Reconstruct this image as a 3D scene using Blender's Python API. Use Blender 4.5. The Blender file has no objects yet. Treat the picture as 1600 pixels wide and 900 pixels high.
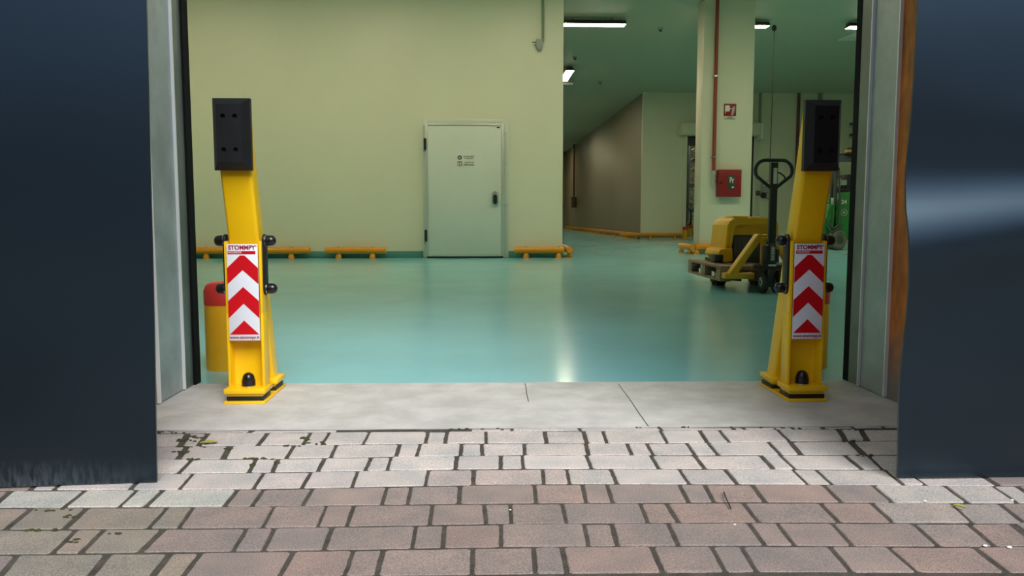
import bpy, bmesh, random
from math import *
from mathutils import Vector, Matrix
random.seed(7)
S = bpy.context.scene
C = S.collection
# ------------------------------------------------------------------ camera model (1600x900 frame)
F = 1200.0; H = 0.68
PITCH = atan(110 / F); YAW = atan(50 * cos(PITCH) / F)
fw = Vector((sin(YAW) * cos(PITCH), cos(YAW) * cos(PITCH), -sin(PITCH)))
rt = Vector((cos(YAW), -sin(YAW), 0)); up = rt.cross(fw)
def ray(x, y): return fw + rt * ((x - 800) / F) + up * ((450 - y) / F)
def G(x, y, z=0.0):
    d = ray(x, y); t = (z - H) / d.z
    return Vector((0, 0, H)) + d * t
def AY(x, y, Y):
    d = ray(x, y); return Vector((0, 0, H)) + d * (Y / d.y)
cd = bpy.data.cameras.new('camera'); cam = bpy.data.objects.new('camera', cd); C.objects.link(cam)
cam.matrix_world = Matrix(((rt.x, up.x, -fw.x, 0), (rt.y, up.y, -fw.y, 0), (rt.z, up.z, -fw.z, H), (0, 0, 0, 1)))
cd.sensor_width = 36; cd.lens = F / 1600 * 36; cd.clip_start = 0.05; cd.clip_end = 300
S.camera = cam

# ------------------------------------------------------------------ materials
def mat(name, col, rough=0.5, metal=0.0, spec=0.5, noise=0.0, nscale=8.0, bump=0.0, bscale=60.0, coat=0.0, stretch=None, rvar=0.0, col2=None):
    m = bpy.data.materials.new(name); m.use_nodes = True
    nt = m.node_tree; b = nt.nodes['Principled BSDF']
    b.inputs['Roughness'].default_value = rough; b.inputs['Metallic'].default_value = metal
    b.inputs['Specular IOR Level'].default_value = spec; b.inputs['Coat Weight'].default_value = coat
    tc = nt.nodes.new('ShaderNodeTexCoord')
    src = tc.outputs['Object']
    if stretch:
        mp = nt.nodes.new('ShaderNodeMapping'); mp.inputs['Scale'].default_value = stretch
        nt.links.new(src, mp.inputs['Vector']); src = mp.outputs['Vector']
    if noise > 0 or rvar > 0 or col2:
        n = nt.nodes.new('ShaderNodeTexNoise'); n.inputs['Scale'].default_value = nscale; n.inputs['Detail'].default_value = 6
        n.inputs['Roughness'].default_value = 0.6
        nt.links.new(src, n.inputs['Vector'])
        r = nt.nodes.new('ShaderNodeValToRGB'); nt.links.new(n.outputs['Fac'], r.inputs['Fac'])
        c2 = col2 or tuple(c * (1 - noise) for c in col)
        r.color_ramp.elements[0].position = 0.35; r.color_ramp.elements[1].position = 0.65
        r.color_ramp.elements[0].color = (*c2, 1); r.color_ramp.elements[1].color = (*[min(1, c * (1 + noise * 0.5)) for c in col], 1)
        nt.links.new(r.outputs['Color'], b.inputs['Base Color'])
        if rvar > 0:
            mr = nt.nodes.new('ShaderNodeMapRange'); nt.links.new(n.outputs['Fac'], mr.inputs['Value'])
            mr.inputs['To Min'].default_value = max(0.02, rough - rvar); mr.inputs['To Max'].default_value = rough + rvar
            nt.links.new(mr.outputs['Result'], b.inputs['Roughness'])
    else:
        b.inputs['Base Color'].default_value = (*col, 1)
    if bump > 0:
        n2 = nt.nodes.new('ShaderNodeTexNoise'); n2.inputs['Scale'].default_value = bscale; n2.inputs['Detail'].default_value = 4
        nt.links.new(src, n2.inputs['Vector'])
        bp = nt.nodes.new('ShaderNodeBump'); bp.inputs['Strength'].default_value = bump; bp.inputs['Distance'].default_value = 0.01
        nt.links.new(n2.outputs['Fac'], bp.inputs['Height']); nt.links.new(bp.outputs['Normal'], b.inputs['Normal'])
    return m
def emit(name, col, s):
    m = bpy.data.materials.new(name); m.use_nodes = True
    b = m.node_tree.nodes['Principled BSDF']
    b.inputs['Base Color'].default_value = (*col, 1)
    b.inputs['Emission Color'].default_value = (*col, 1); b.inputs['Emission Strength'].default_value = s
    return m
M = {}
M['wall'] = mat('cream_panel', (0.74, 0.71, 0.55), 0.38, noise=0.02, nscale=0.6, spec=0.4)
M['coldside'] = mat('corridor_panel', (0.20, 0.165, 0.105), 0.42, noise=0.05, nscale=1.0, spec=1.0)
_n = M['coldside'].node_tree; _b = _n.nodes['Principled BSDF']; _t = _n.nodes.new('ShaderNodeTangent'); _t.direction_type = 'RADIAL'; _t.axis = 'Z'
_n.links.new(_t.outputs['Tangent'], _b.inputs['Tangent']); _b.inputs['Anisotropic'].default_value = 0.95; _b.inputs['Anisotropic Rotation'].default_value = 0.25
M['ceil'] = mat('ceiling_panel', (0.52, 0.55, 0.43), 0.5, spec=0.4)
M['skirt'] = mat('green_epoxy_skirting', (0.10, 0.27, 0.24), 0.3)
M['door'] = mat('white_door_panel', (0.66, 0.69, 0.62), 0.4, noise=0.02, nscale=1.5)
M['alu'] = mat('aluminium', (0.62, 0.63, 0.58), 0.4, metal=0.6)
M['white'] = mat('white_plastic', (0.78, 0.78, 0.72), 0.4)
M['signwhite'] = mat('white_reflective_film', (0.80, 0.84, 0.90), 0.35, noise=0.02, nscale=12)
M['red'] = mat('sign_red', (0.62, 0.006, 0.014), 0.35)
M['crimson'] = mat('lettering_crimson', (0.33, 0.006, 0.05), 0.4)
M['yellow'] = mat('yellow_powder_coat', (0.94, 0.57, 0.006), 0.32, noise=0.04, nscale=5, bump=0.04, bscale=220)
M['yellow2'] = mat('bollard_yellow', (0.74, 0.36, 0.008), 0.38, noise=0.06, nscale=6)
M['orange'] = mat('barrier_orange', (0.80, 0.30, 0.008), 0.33, noise=0.05, nscale=4)
M['redcap'] = mat('bollard_red', (0.50, 0.022, 0.022), 0.42, noise=0.05, nscale=6)
M['rubber'] = mat('black_rubber', (0.009, 0.010, 0.012), 0.45, spec=0.4, noise=0.2, nscale=20)
M['black'] = mat('black_paint', (0.012, 0.012, 0.013), 0.35)
M['cap'] = mat('black_cap_plastic', (0.010, 0.010, 0.011), 0.22)
M['steel'] = mat('bright_steel', (0.65, 0.65, 0.65), 0.25, metal=1)
M['galv'] = mat('galvanised_sheet', (0.40, 0.46, 0.48), 0.45, metal=0.45, noise=0.18, nscale=7, rvar=0.12)
M['galv2'] = mat('galvanised_profile', (0.20, 0.23, 0.22), 0.45, metal=0.55, noise=0.2, nscale=5)
M['galvedge'] = mat('bright_sheet_edge', (0.82, 0.85, 0.86), 0.35, metal=0.2)
M['seal'] = mat('black_seal', (0.005, 0.006, 0.0065), 0.8, spec=0.15)
M['firered'] = mat('fire_red', (0.27, 0.010, 0.012), 0.4)
M['pipered'] = mat('pipe_red', (0.33, 0.045, 0.025), 0.45)
M['brown'] = mat('brown_pipe', (0.13, 0.035, 0.02), 0.5)
M['conduit'] = mat('grey_green_conduit', (0.23, 0.30, 0.22), 0.5)
M['grey'] = mat('mid_grey_plastic', (0.36, 0.38, 0.34), 0.5)
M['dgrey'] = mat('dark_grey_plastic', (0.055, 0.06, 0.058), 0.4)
M['wood'] = mat('pallet_wood', (0.30, 0.20, 0.12), 0.8, noise=0.35, nscale=5, stretch=(1, 8, 8), bump=0.3, bscale=20)
M['woodbox'] = mat('brown_box', (0.14, 0.08, 0.04), 0.6)
M['truckyel'] = mat('truck_yellow', (0.72, 0.36, 0.006), 0.42, noise=0.1, nscale=8)
M['machyel'] = mat('machine_yellow', (0.84, 0.43, 0.003), 0.4, noise=0.05, nscale=5)
M['green'] = mat('forklift_green', (0.02, 0.20, 0.035), 0.35, noise=0.1, nscale=5)
M['tyre'] = mat('grey_tyre', (0.16, 0.145, 0.11), 0.8, noise=0.2, nscale=10)
M['glass'] = mat('dark_window', (0.06, 0.08, 0.06), 0.1)
M['concrete'] = mat('threshold_concrete', (0.53, 0.515, 0.495), 0.75, noise=0.17, nscale=7, bump=0.25, bscale=90)
M['soil'] = mat('joint_soil', (0.062, 0.052, 0.042), 0.95, noise=0.4, nscale=25, bump=0.5, bscale=120)
M['yard'] = mat('yard_paving', (0.12, 0.11, 0.10), 0.85, noise=0.2, nscale=4)
M['moss'] = mat('moss_green', (0.055, 0.058, 0.018), 1.0, noise=0.4, nscale=60, bump=0.8, bscale=200)
M['leaf'] = mat('yellow_leaf', (0.34, 0.30, 0.03), 0.7)
M['twig'] = mat('dark_twig', (0.02, 0.016, 0.012), 0.8)
M['pebble'] = mat('white_chip', (0.75, 0.74, 0.72), 0.7)
M['darkroom'] = mat('store_wall', (0.55, 0.54, 0.42), 0.5)
M['rack'] = mat('rack_steel', (0.10, 0.11, 0.13), 0.45, metal=0.3)
M['lamp'] = emit('lit_diffuser', (1.0, 0.885, 0.61), 49)
M['lampcorr'] = emit('corridor_lit_diffuser', (1.0, 0.92, 0.58), 65)
M['beacon'] = mat('amber_lens', (0.60, 0.28, 0.01), 0.3)
M['textdark'] = mat('dark_lettering', (0.03, 0.05, 0.03), 0.5)
M['signgreen'] = mat('dark_sign_green', (0.03, 0.07, 0.04), 0.5)

# teal epoxy floor
def floor_mat():
    m = mat('teal_epoxy', (0.22, 0.56, 0.63), 0.17, noise=0.05, nscale=1.2, rvar=0.02, spec=0.55)
    nt = m.node_tree; b = nt.nodes['Principled BSDF']; tc = nt.nodes['Texture Coordinate']
    n = nt.nodes.new('ShaderNodeTexNoise'); n.inputs['Scale'].default_value = 1.6; n.inputs['Detail'].default_value = 1
    nt.links.new(tc.outputs['Object'], n.inputs['Vector'])
    bp = nt.nodes.new('ShaderNodeBump'); bp.inputs['Strength'].default_value = 0.02; bp.inputs['Distance'].default_value = 0.02
    nt.links.new(n.outputs['Fac'], bp.inputs['Height']); nt.links.new(bp.outputs['Normal'], b.inputs['Normal'])
    return m
M['floor'] = floor_mat()
# pavers: intrinsic stone colour per block + grain
def paver_mat():
    m = bpy.data.materials.new('concrete_pavers'); m.use_nodes = True
    nt = m.node_tree; b = nt.nodes['Principled BSDF']; b.inputs['Roughness'].default_value = 0.8
    b.inputs['Specular IOR Level'].default_value = 0.35
    at = nt.nodes.new('ShaderNodeAttribute'); at.attribute_name = 'stone'
    tc = nt.nodes.new('ShaderNodeTexCoord')
    n1 = nt.nodes.new('ShaderNodeTexNoise'); n1.inputs['Scale'].default_value = 9; n1.inputs['Detail'].default_value = 5
    n2 = nt.nodes.new('ShaderNodeTexNoise'); n2.inputs['Scale'].default_value = 330; n2.inputs['Detail'].default_value = 2
    for n in (n1, n2): nt.links.new(tc.outputs['Object'], n.inputs['Vector'])
    r1 = nt.nodes.new('ShaderNodeValToRGB'); nt.links.new(n1.outputs['Fac'], r1.inputs['Fac'])
    r1.color_ramp.elements[0].position = 0.3; r1.color_ramp.elements[0].color = (0.80, 0.82, 0.84, 1)
    r1.color_ramp.elements[1].position = 0.7; r1.color_ramp.elements[1].color = (1.12, 1.04, 1.01, 1)
    r2 = nt.nodes.new('ShaderNodeValToRGB'); nt.links.new(n2.outputs['Fac'], r2.inputs['Fac'])
    r2.color_ramp.elements[0].position = 0.3; r2.color_ramp.elements[0].color = (0.58, 0.58, 0.58, 1)
    r2.color_ramp.elements[1].position = 0.72; r2.color_ramp.elements[1].color = (1.60, 1.58, 1.56, 1)
    x1 = nt.nodes.new('ShaderNodeMix'); x1.data_type = 'RGBA'; x1.blend_type = 'MULTIPLY'; x1.inputs['Factor'].default_value = 1
    x2 = nt.nodes.new('ShaderNodeMix'); x2.data_type = 'RGBA'; x2.blend_type = 'MULTIPLY'; x2.inputs['Factor'].default_value = 0.75
    nt.links.new(at.outputs['Color'], x1.inputs['A']); nt.links.new(r1.outputs['Color'], x1.inputs['B'])
    nt.links.new(x1.outputs['Result'], x2.inputs['A']); nt.links.new(r2.outputs['Color'], x2.inputs['B'])
    nt.links.new(x2.outputs['Result'], b.inputs['Base Color'])
    bp = nt.nodes.new('ShaderNodeBump'); bp.inputs['Strength'].default_value = 0.35; bp.inputs['Distance'].default_value = 0.004
    nt.links.new(n2.outputs['Fac'], bp.inputs['Height']); nt.links.new(bp.outputs['Normal'], b.inputs['Normal'])
    return m
M['paver'] = paver_mat()
# navy painted steel leaf, with dust streaks near the foot of the sheet
def leaf_mat(name, dust):
    m = mat(name, (0.0032, 0.0052, 0.0080), 0.28, spec=1.0, rvar=0.02, nscale=3)
    nt = m.node_tree; b = nt.nodes['Principled BSDF']; b.inputs['Specular Tint'].default_value = (0.55, 0.80, 1.0, 1); tc = nt.nodes['Texture Coordinate']
    if dust:
        mp = nt.nodes.new('ShaderNodeMapping'); mp.inputs['Scale'].default_value = (38, 38, 9)
        nt.links.new(tc.outputs['Object'], mp.inputs['Vector'])
        n = nt.nodes.new('ShaderNodeTexNoise'); n.inputs['Scale'].default_value = 3; n.inputs['Detail'].default_value = 5
        nt.links.new(mp.outputs['Vector'], n.inputs['Vector'])
        sp = nt.nodes.new('ShaderNodeSeparateXYZ'); nt.links.new(tc.outputs['Object'], sp.inputs['Vector'])
        mr = nt.nodes.new('ShaderNodeMapRange'); nt.links.new(sp.outputs['Z'], mr.inputs['Value'])
        mr.inputs['From Min'].default_value = 0.0; mr.inputs['From Max'].default_value = 0.075
        mr.inputs['To Min'].default_value = 0.24; mr.inputs['To Max'].default_value = 0.0
        mx = nt.nodes.new('ShaderNodeMapRange'); nt.links.new(sp.outputs['X'], mx.inputs['Value'])
        mx.inputs['From Min'].default_value = -0.33; mx.inputs['From Max'].default_value = -0.02
        mx.inputs['To Min'].default_value = 1; mx.inputs['To Max'].default_value = 0.05
        rp = nt.nodes.new('ShaderNodeMapRange'); nt.links.new(n.outputs['Fac'], rp.inputs['Value'])
        rp.inputs['From Min'].default_value = 0.38; rp.inputs['From Max'].default_value = 0.7
        a1 = nt.nodes.new('ShaderNodeMath'); a1.operation = 'MULTIPLY'
        a2 = nt.nodes.new('ShaderNodeMath'); a2.operation = 'MULTIPLY'
        nt.links.new(mr.outputs['Result'], a1.inputs[0]); nt.links.new(mx.outputs['Result'], a1.inputs[1])
        nt.links.new(a1.outputs[0], a2.inputs[0]); nt.links.new(rp.outputs['Result'], a2.inputs[1])
        mix = nt.nodes.new('ShaderNodeMix'); mix.data_type = 'RGBA'
        nt.links.new(a2.outputs[0], mix.inputs['Factor'])
        mix.inputs['A'].default_value = (0.0032, 0.0052, 0.0080, 1); mix.inputs['B'].default_value = (0.30, 0.32, 0.33, 1)
        nt.links.new(mix.outputs['Result'], b.inputs['Base Color'])
    return m
M['leafL'] = leaf_mat('navy_door_paint_dusty', True); M['leafR'] = leaf_mat('navy_door_paint', False)
def primer_mat():
    m = mat('orange_primer', (0.56, 0.17, 0.018), 0.6, noise=0.45, nscale=6, stretch=(3, 3, 1.2))
    nt = m.node_tree; b = nt.nodes['Principled BSDF']; tc = nt.nodes['Texture Coordinate']
    ramp = [n for n in nt.nodes if n.type == 'VALTORGB'][0]
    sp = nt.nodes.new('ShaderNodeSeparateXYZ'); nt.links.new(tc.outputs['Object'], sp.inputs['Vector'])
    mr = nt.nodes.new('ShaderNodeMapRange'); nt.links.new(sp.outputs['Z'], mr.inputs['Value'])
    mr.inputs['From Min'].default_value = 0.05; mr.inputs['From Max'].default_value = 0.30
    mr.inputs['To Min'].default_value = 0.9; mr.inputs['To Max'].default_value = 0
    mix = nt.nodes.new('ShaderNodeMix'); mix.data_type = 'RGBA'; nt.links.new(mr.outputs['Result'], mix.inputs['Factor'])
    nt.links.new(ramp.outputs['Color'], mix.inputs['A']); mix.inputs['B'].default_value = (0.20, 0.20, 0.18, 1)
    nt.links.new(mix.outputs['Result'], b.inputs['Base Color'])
    return m
M['primer'] = primer_mat()
M['primertan'] = mat('tan_primer', (0.34, 0.19, 0.085), 0.6, noise=0.3, nscale=6)  # same orange primer on the left; tan tint stands in for grazing sunlight

# ------------------------------------------------------------------ mesh helpers
def nb(): return bmesh.new()
def bx(bm, x0, x1, y0, y1, z0, z1, b=0.0, seg=2, T=None):
    vs = [bm.verts.new((x, y, z)) for x in (x0, x1) for y in (y0, y1) for z in (z0, z1)]
    q = [(0, 1, 3, 2), (4, 6, 7, 5), (0, 4, 5, 1), (2, 3, 7, 6), (0, 2, 6, 4), (1, 5, 7, 3)]
    fs = [bm.faces.new([vs[i] for i in f]) for f in q]
    geo = vs
    if b > 0:
        es = list({e for f in fs for e in f.edges})
        r = bmesh.ops.bevel(bm, geom=es, offset=b, segments=seg, affect='EDGES', profile=0.5)
        geo = list({v for f in r['faces'] for v in f.verts} | {v for v in vs if v.is_valid})
    if T is not None: bmesh.ops.transform(bm, matrix=T, verts=geo)
    return geo
def frame_of(d):
    d = d.normalized(); a = Vector((0, 0, 1)) if abs(d.z) < 0.9 else Vector((1, 0, 0))
    x = d.cross(a).normalized(); return x, d.cross(x).normalized()
def cyl(bm, p0, p1, r0, r1=None, n=24, cap=True):
    p0, p1 = Vector(p0), Vector(p1); r1 = r0 if r1 is None else r1
    x, y = frame_of(p1 - p0)
    a = [bm.verts.new(p0 + (x * cos(t) + y * sin(t)) * r0) for t in [2 * pi * i / n for i in range(n)]]
    b = [bm.verts.new(p1 + (x * cos(t) + y * sin(t)) * r1) for t in [2 * pi * i / n for i in range(n)]]
    for i in range(n): bm.faces.new((a[i], a[(i + 1) % n], b[(i + 1) % n], b[i]))
    if cap: bm.faces.new(a[::-1]); bm.faces.new(b)
def lathe(bm, prof, p0, d, n=28):
    p0 = Vector(p0); d = Vector(d).normalized(); x, y = frame_of(d); rings = []
    for r, h in prof:
        if r < 1e-6: rings.append([bm.verts.new(p0 + d * h)])
        else: rings.append([bm.verts.new(p0 + d * h + (x * cos(2 * pi * i / n) + y * sin(2 * pi * i / n)) * r) for i in range(n)])
    for A, B in zip(rings, rings[1:]):
        for i in range(n):
            j = (i + 1) % n
            if len(A) == 1: bm.faces.new((A[0], B[j], B[i]))
            elif len(B) == 1: bm.faces.new((A[i], A[j], B[0]))
            else: bm.faces.new((A[i], A[j], B[j], B[i]))
def sweep(bm, pts, r, n=10, closed=False):
    pts = [Vector(p) for p in pts]; N = len(pts); rings = []; ref = None
    for i, p in enumerate(pts):
        if closed: d = pts[(i + 1) % N] - pts[i - 1]
        else: d = pts[min(i + 1, N - 1)] - pts[max(i - 1, 0)]
        d.normalize()
        if ref is None: x, _ = frame_of(d)
        else: x = (ref - d * ref.dot(d)).normalized()
        ref = x; y = d.cross(x)
        rings.append([bm.verts.new(p + (x * cos(2 * pi * k / n) + y * sin(2 * pi * k / n)) * r) for k in range(n)])
    for i in range(N if closed else N - 1):
        A, B = rings[i], rings[(i + 1) % N]
        for k in range(n): bm.faces.new((A[k], A[(k + 1) % n], B[(k + 1) % n], B[k]))
    if not closed: bm.faces.new(rings[0][::-1]); bm.faces.new(rings[-1])
def prism(bm, poly, axis, a, b, bev=0.0, seg=2):
    """extrude a 2D outline along an axis: 'x' -> (y,z), 'y' -> (x,z), 'z' -> (x,y)"""
    def P(u, v, w): return {'x': (w, u, v), 'y': (u, w, v), 'z': (u, v, w)}[axis]
    A = [bm.verts.new(P(u, v, a)) for u, v in poly]; B = [bm.verts.new(P(u, v, b)) for u, v in poly]
    n = len(poly); fs = [bm.faces.new(A), bm.faces.new(B[::-1])]
    for i in range(n): fs.append(bm.faces.new((A[i], B[i], B[(i + 1) % n], A[(i + 1) % n])))
    if bev > 0:
        bmesh.ops.bevel(bm, geom=list({e for f in fs for e in f.edges}), offset=bev, segments=seg, affect='EDGES', profile=0.5)
def obj(name, bm, m, parent=None, loc=None, rot=None, sharp=35):
    bmesh.ops.recalc_face_normals(bm, faces=bm.faces[:])
    me = bpy.data.meshes.new(name); bm.to_mesh(me); bm.free()
    me.materials.append(M[m] if isinstance(m, str) else m)
    for p in me.polygons: p.use_smooth = True
    me.set_sharp_from_angle(angle=radians(sharp))
    o = bpy.data.objects.new(name, me); C.objects.link(o)
    if parent: o.parent = parent
    if loc is not None: o.location = loc
    if rot is not None: o.rotation_euler = rot
    return o
def tag(o, label=None, cat=None, group=None, kind=None):
    if label: o['label'] = label
    if cat: o['category'] = cat
    if group: o['group'] = group
    if kind: o['kind'] = kind
    return o
def thing(name, label, cat, loc=(0, 0, 0), rz=0, group=None):
    o = bpy.data.objects.new(name, None); C.objects.link(o); o.empty_display_size = 0.1
    o.location = loc; o.rotation_euler = (0, 0, rz); return tag(o, label, cat, group)
def struct(o, label=None, cat=None): return tag(o, label, cat, kind='structure')
def dup(o, parent=None):
    c = o.copy(); C.objects.link(c)
    if parent is not None: c.parent = parent
    for ch in [k for k in S.objects if k.parent == o]: dup(ch, c)
    return c
def text(name, s, size, m, parent, loc, rot=(pi / 2, 0, 0), align='CENTER', sx=1.0, bold=0.0, width=None):
    cu = bpy.data.curves.new(name, 'FONT'); cu.body = s; cu.size = size; cu.align_x = align; cu.align_y = 'CENTER'
    cu.offset = bold; cu.extrude = 0.0004; cu.resolution_u = 4
    t = bpy.data.objects.new('tmp', cu); C.objects.link(t); bpy.context.view_layer.update()
    me = bpy.data.meshes.new_from_object(t.evaluated_get(bpy.context.evaluated_depsgraph_get()))
    bpy.data.objects.remove(t); bpy.data.curves.remove(cu)
    me.name = name
    if width:
        xs = [v.co.x for v in me.vertices]; sx = width / (max(xs) - min(xs))
    for v in me.vertices: v.co.x *= sx
    me.materials.clear(); me.materials.append(M[m])
    o = bpy.data.objects.new(name, me); C.objects.link(o); o.parent = parent; o.location = loc; o.rotation_euler = rot
    return o

# ================================================================== THE SETTING
CE = 4.65; WL = -7.0; WR = 13.0; YB = 24.7; YC = 13.1; XC = 1.405; XK = 5.2; YE = 47.0
JL = -1.180; JR = 1.535
def line(bm_pts, xs):   # piecewise linear
    for (a, ya), (b, yb) in zip(bm_pts, bm_pts[1:]):
        if xs <= b: return ya + (yb - ya) * (xs - a) / (b - a)
    return bm_pts[-1][1]
# epoxy floor and concrete threshold share the slanting joint seen at the door line
def fy(X): return 3.135 - 0.019 * X
def cy(X): return 2.440 - 0.019 * X
b = nb()
pf = [(WL, fy(WL)), (WR, fy(WR)), (WR, 36), (WL, 36)]
prism(b, pf + [], 'z', -0.12, 0.0)
bx(b, XC - 0.5, XK + 0.5, 36, YE + 0.2, -0.12, 0.0)
struct(obj('floor', b, 'floor'), 'glossy teal green epoxy floor of the hall', 'floor')
b = nb()
n = 60; rr = random.Random(3)
top = []
for i in range(n + 1):
    X = -3.4 + 7.2 * i / n
    top.append((X, cy(X) + rr.uniform(-0.004, 0.004)))
poly = top + [(3.8, fy(3.8) - 0.002), (-3.4, fy(-3.4) - 0.002)]
prism(b, poly, 'z', -0.12, 0.0)
struct(obj('concrete_threshold', b, 'concrete'), 'pale concrete strip across the doorway', 'threshold')
# score line and crack in the threshold (thin dark sealed joints lying in its surface)
b = nb()
def strip(bm, pts, w, z):
    for p, q in zip(pts, pts[1:]):
        d = (q - p); d.z = 0; d.normalize(); s = Vector((-d.y, d.x, 0)) * w
        vs = [bm.verts.new(Vector((v.x, v.y, z))) for v in (p - s, q - s, q + s, p + s)]
        bm.faces.new(vs)
strip(b, [G(966, 600), G(984, 624), G(1000, 648), G(1013, 666)], 0.0016, 0.0006)
strip(b, [G(820, 599), G(822, 606), G(823, 616), G(826, 628)], 0.0014, 0.0006)
struct(obj('trim_joint', b, 'soil'), 'thin dark joints cut in the concrete strip', 'joint')

# ---- paving
B = [
 [(0, 675.5), (247, 674), (640, 671.0), (1010, 668.3), (1400, 668), (1600, 668)],
 [(0, 679), (260, 677), (630, 674.3), (1010, 672.5), (1200, 670.7), (1600, 670)],
 [(0, 700), (245, 697), (440, 695.5), (630, 693), (820, 692.3), (1010, 692.5), (1230, 689.5), (1400, 688), (1600, 688)],
 [(0, 720), (245, 717.5), (440, 716.5), (630, 713), (820, 710.5), (1010, 711), (1250, 710.5), (1600, 711)],
 [(0, 743), (245, 740), (440, 737.5), (630, 734.5), (820, 732), (1010, 732.3), (1240, 733), (1600, 735)],
 [(0, 766), (400, 764), (630, 759.5), (820, 756.3), (1010, 756), (1200, 756.5), (1600, 759)],
 [(0, 793.3), (400, 791.2), (800, 786), (1200, 784.4), (1600, 786)],
 [(0, 827.5), (400, 824.5), (800, 818), (1200, 816), (1600, 817.5)],
 [(0, 866), (400, 861), (800, 854.2), (1200, 852.3), (1600, 854)],
 [(0, 907), (400, 902), (800, 897), (1200, 893.5), (1600, 895)],
]
J = [
 [(247, 244), (395, 390), (530, 527), (585, 582), (735, 735), (800, 800), (905, 907), (1030, 1034), (1160, 1165)],
 [(120, 90), (210, 190), (294, 281), (326, 309), (419.5, 404), (486, 472.5), (515, 502.5), (577.5, 567), (668, 664), (699, 695), (759, 759), (850.5, 854), (911, 917.5), (941, 948), (1031, 1043), (1092.5, 1105.5), (1122.5, 1139.5), (1214, 1234), (1309, 1321), (1344, 1356), (1440, 1460), (1520, 1545)],
 [(100, 70), (190, 165), (294, 277.5), (360, 347.5), (461, 447.5), (526, 516), (625, 619), (657, 651), (721, 719), (753, 754), (819, 820), (915, 920), (979, 987), (1009.5, 1020.5), (1072.5, 1086), (1105.5, 1122), (1200, 1220), (1232.5, 1251), (1329, 1352), (1440, 1466), (1520, 1550)],
 [(80, 45), (195, 165), (300, 277.5), (401, 389), (435, 425), (507.5, 496), (580, 570), (611, 605), (714, 711), (782.5, 782.5), (816, 817.5), (916, 924), (1017, 1030), (1085, 1102.5), (1187.5, 1209), (1217.5, 1242.5), (1319, 1347.5), (1356, 1380), (1450, 1480), (1540, 1573)],
 [(75, 45), (112, 83), (226, 203), (302.5, 280), (412.5, 395), (486, 471), (559, 550), (669, 664), (740, 739), (848, 850.5), (885, 890), (954, 964), (1061, 1077.5), (1132.5, 1152.5), (1237.5, 1262.5), (1274, 1301), (1383, 1413), (1414, 1447), (1520, 1560)],
 [(18, -16), (135, 99), (215, 185), (256, 226), (372.5, 350), (412, 392), (489, 472.5), (605, 596), (642.5, 636), (719, 717), (834, 837), (910, 916), (947.5, 957), (1061, 1076), (1100, 1116), (1174, 1196), (1286, 1315), (1362.5, 1395), (1474, 1512.5), (1550, 1591), (1586, 1630)],
 [(-30, -80), (51, 7.5), (137.5, 99), (262.5, 231), (304, 279), (429, 410), (510, 496), (552.5, 541), (676, 671), (756, 759), (797.5, 799), (878, 885), (1000, 1012.5), (1041, 1061), (1161, 1186), (1281, 1312.5), (1361, 1396), (1484, 1520), (1560, 1602)],
 [(-10, -60), (120, 80), (164, 125), (256, 217.5), (387.5, 364), (430, 411), (519, 505), (650, 644), (694, 691), (782, 782.5), (912.5, 920), (955, 965), (1042.5, 1060), (1169, 1196), (1212.5, 1241), (1299, 1332.5), (1426, 1467.5), (1511, 1555)],
 [(27.5, -8), (170, 135), (267.5, 235), (315, 282.5), (459, 436), (552.5, 537.5), (599, 587.5), (739, 737.5), (832.5, 836), (877.5, 886), (1017.5, 1036), (1110, 1134), (1157.5, 1182.5), (1295, 1331), (1386, 1434), (1521, 1575)],
]
pb = nb(); cl = pb.loops.layers.float_color.new('stone'); rp = random.Random(11)
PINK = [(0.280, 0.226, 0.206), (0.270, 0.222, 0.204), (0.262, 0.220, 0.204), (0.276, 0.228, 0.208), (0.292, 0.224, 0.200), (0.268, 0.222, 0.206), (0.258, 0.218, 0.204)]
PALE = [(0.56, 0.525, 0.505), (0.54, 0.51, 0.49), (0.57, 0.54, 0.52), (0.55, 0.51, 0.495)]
def paver(quad, col, gap):
    """quad: far-left, far-right, near-right, near-left on the ground"""
    c = sum(quad, Vector()) / 4; dz = rp.uniform(-0.0015, 0.0012)
    def inset(pts, g):
        out = []
        for i, p in enumerate(pts):
            a, q = pts[i - 1], pts[(i + 1) % 4]
            d1 = (p - a).normalized(); d2 = (q - p).normalized()
            n1 = Vector((d1.y, -d1.x, 0)); n2 = Vector((d2.y, -d2.x, 0))
            out.append(p + n1 * g[(i - 1) % 4] + n2 * g[i])
        return out
    g = [(k * rp.uniform(.75, 1.3)) for k in (gap[0], gap[1], gap[0], gap[1])]
    o = inset(quad, g); out = []
    for i in range(4):
        p, q = o[i], o[(i + 1) % 4]; d = q - p; L = d.length; d = d / L; nrm = Vector((d.y, -d.x, 0)); rc = min(.006, L * .12) * rp.uniform(.5, 1.2)
        ts = [rc / L] + [k / (5 if L > .1 else 3) for k in range(1, (5 if L > .1 else 3))] + [1 - rc / L]
        for t in ts: out.append(p + d * (t * L) + nrm * rp.uniform(-.0006, .0010))
    def sh(pts, w): return [p + (c - p).normalized() * w for p in pts]
    rings = []
    for ring, z in ((out, -0.05), (out, -0.0042 + dz), (sh(out, .0016), -0.0012 + dz), (sh(out, .0040), dz)):
        rings.append([pb.verts.new((p.x, p.y, z)) for p in ring])
    n_ = len(out); fs = [pb.faces.new(rings[-1])]
    for A, Bq in zip(rings, rings[1:]):
        for k in range(n_): fs.append(pb.faces.new((A[k], A[(k + 1) % n_], Bq[(k + 1) % n_], Bq[k])))
    col = [v * (.86 if max(col) > .40 else .88) for v in col]
    for f in fs:
        for l in f.loops: l[cl] = (*col, 1)
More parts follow.
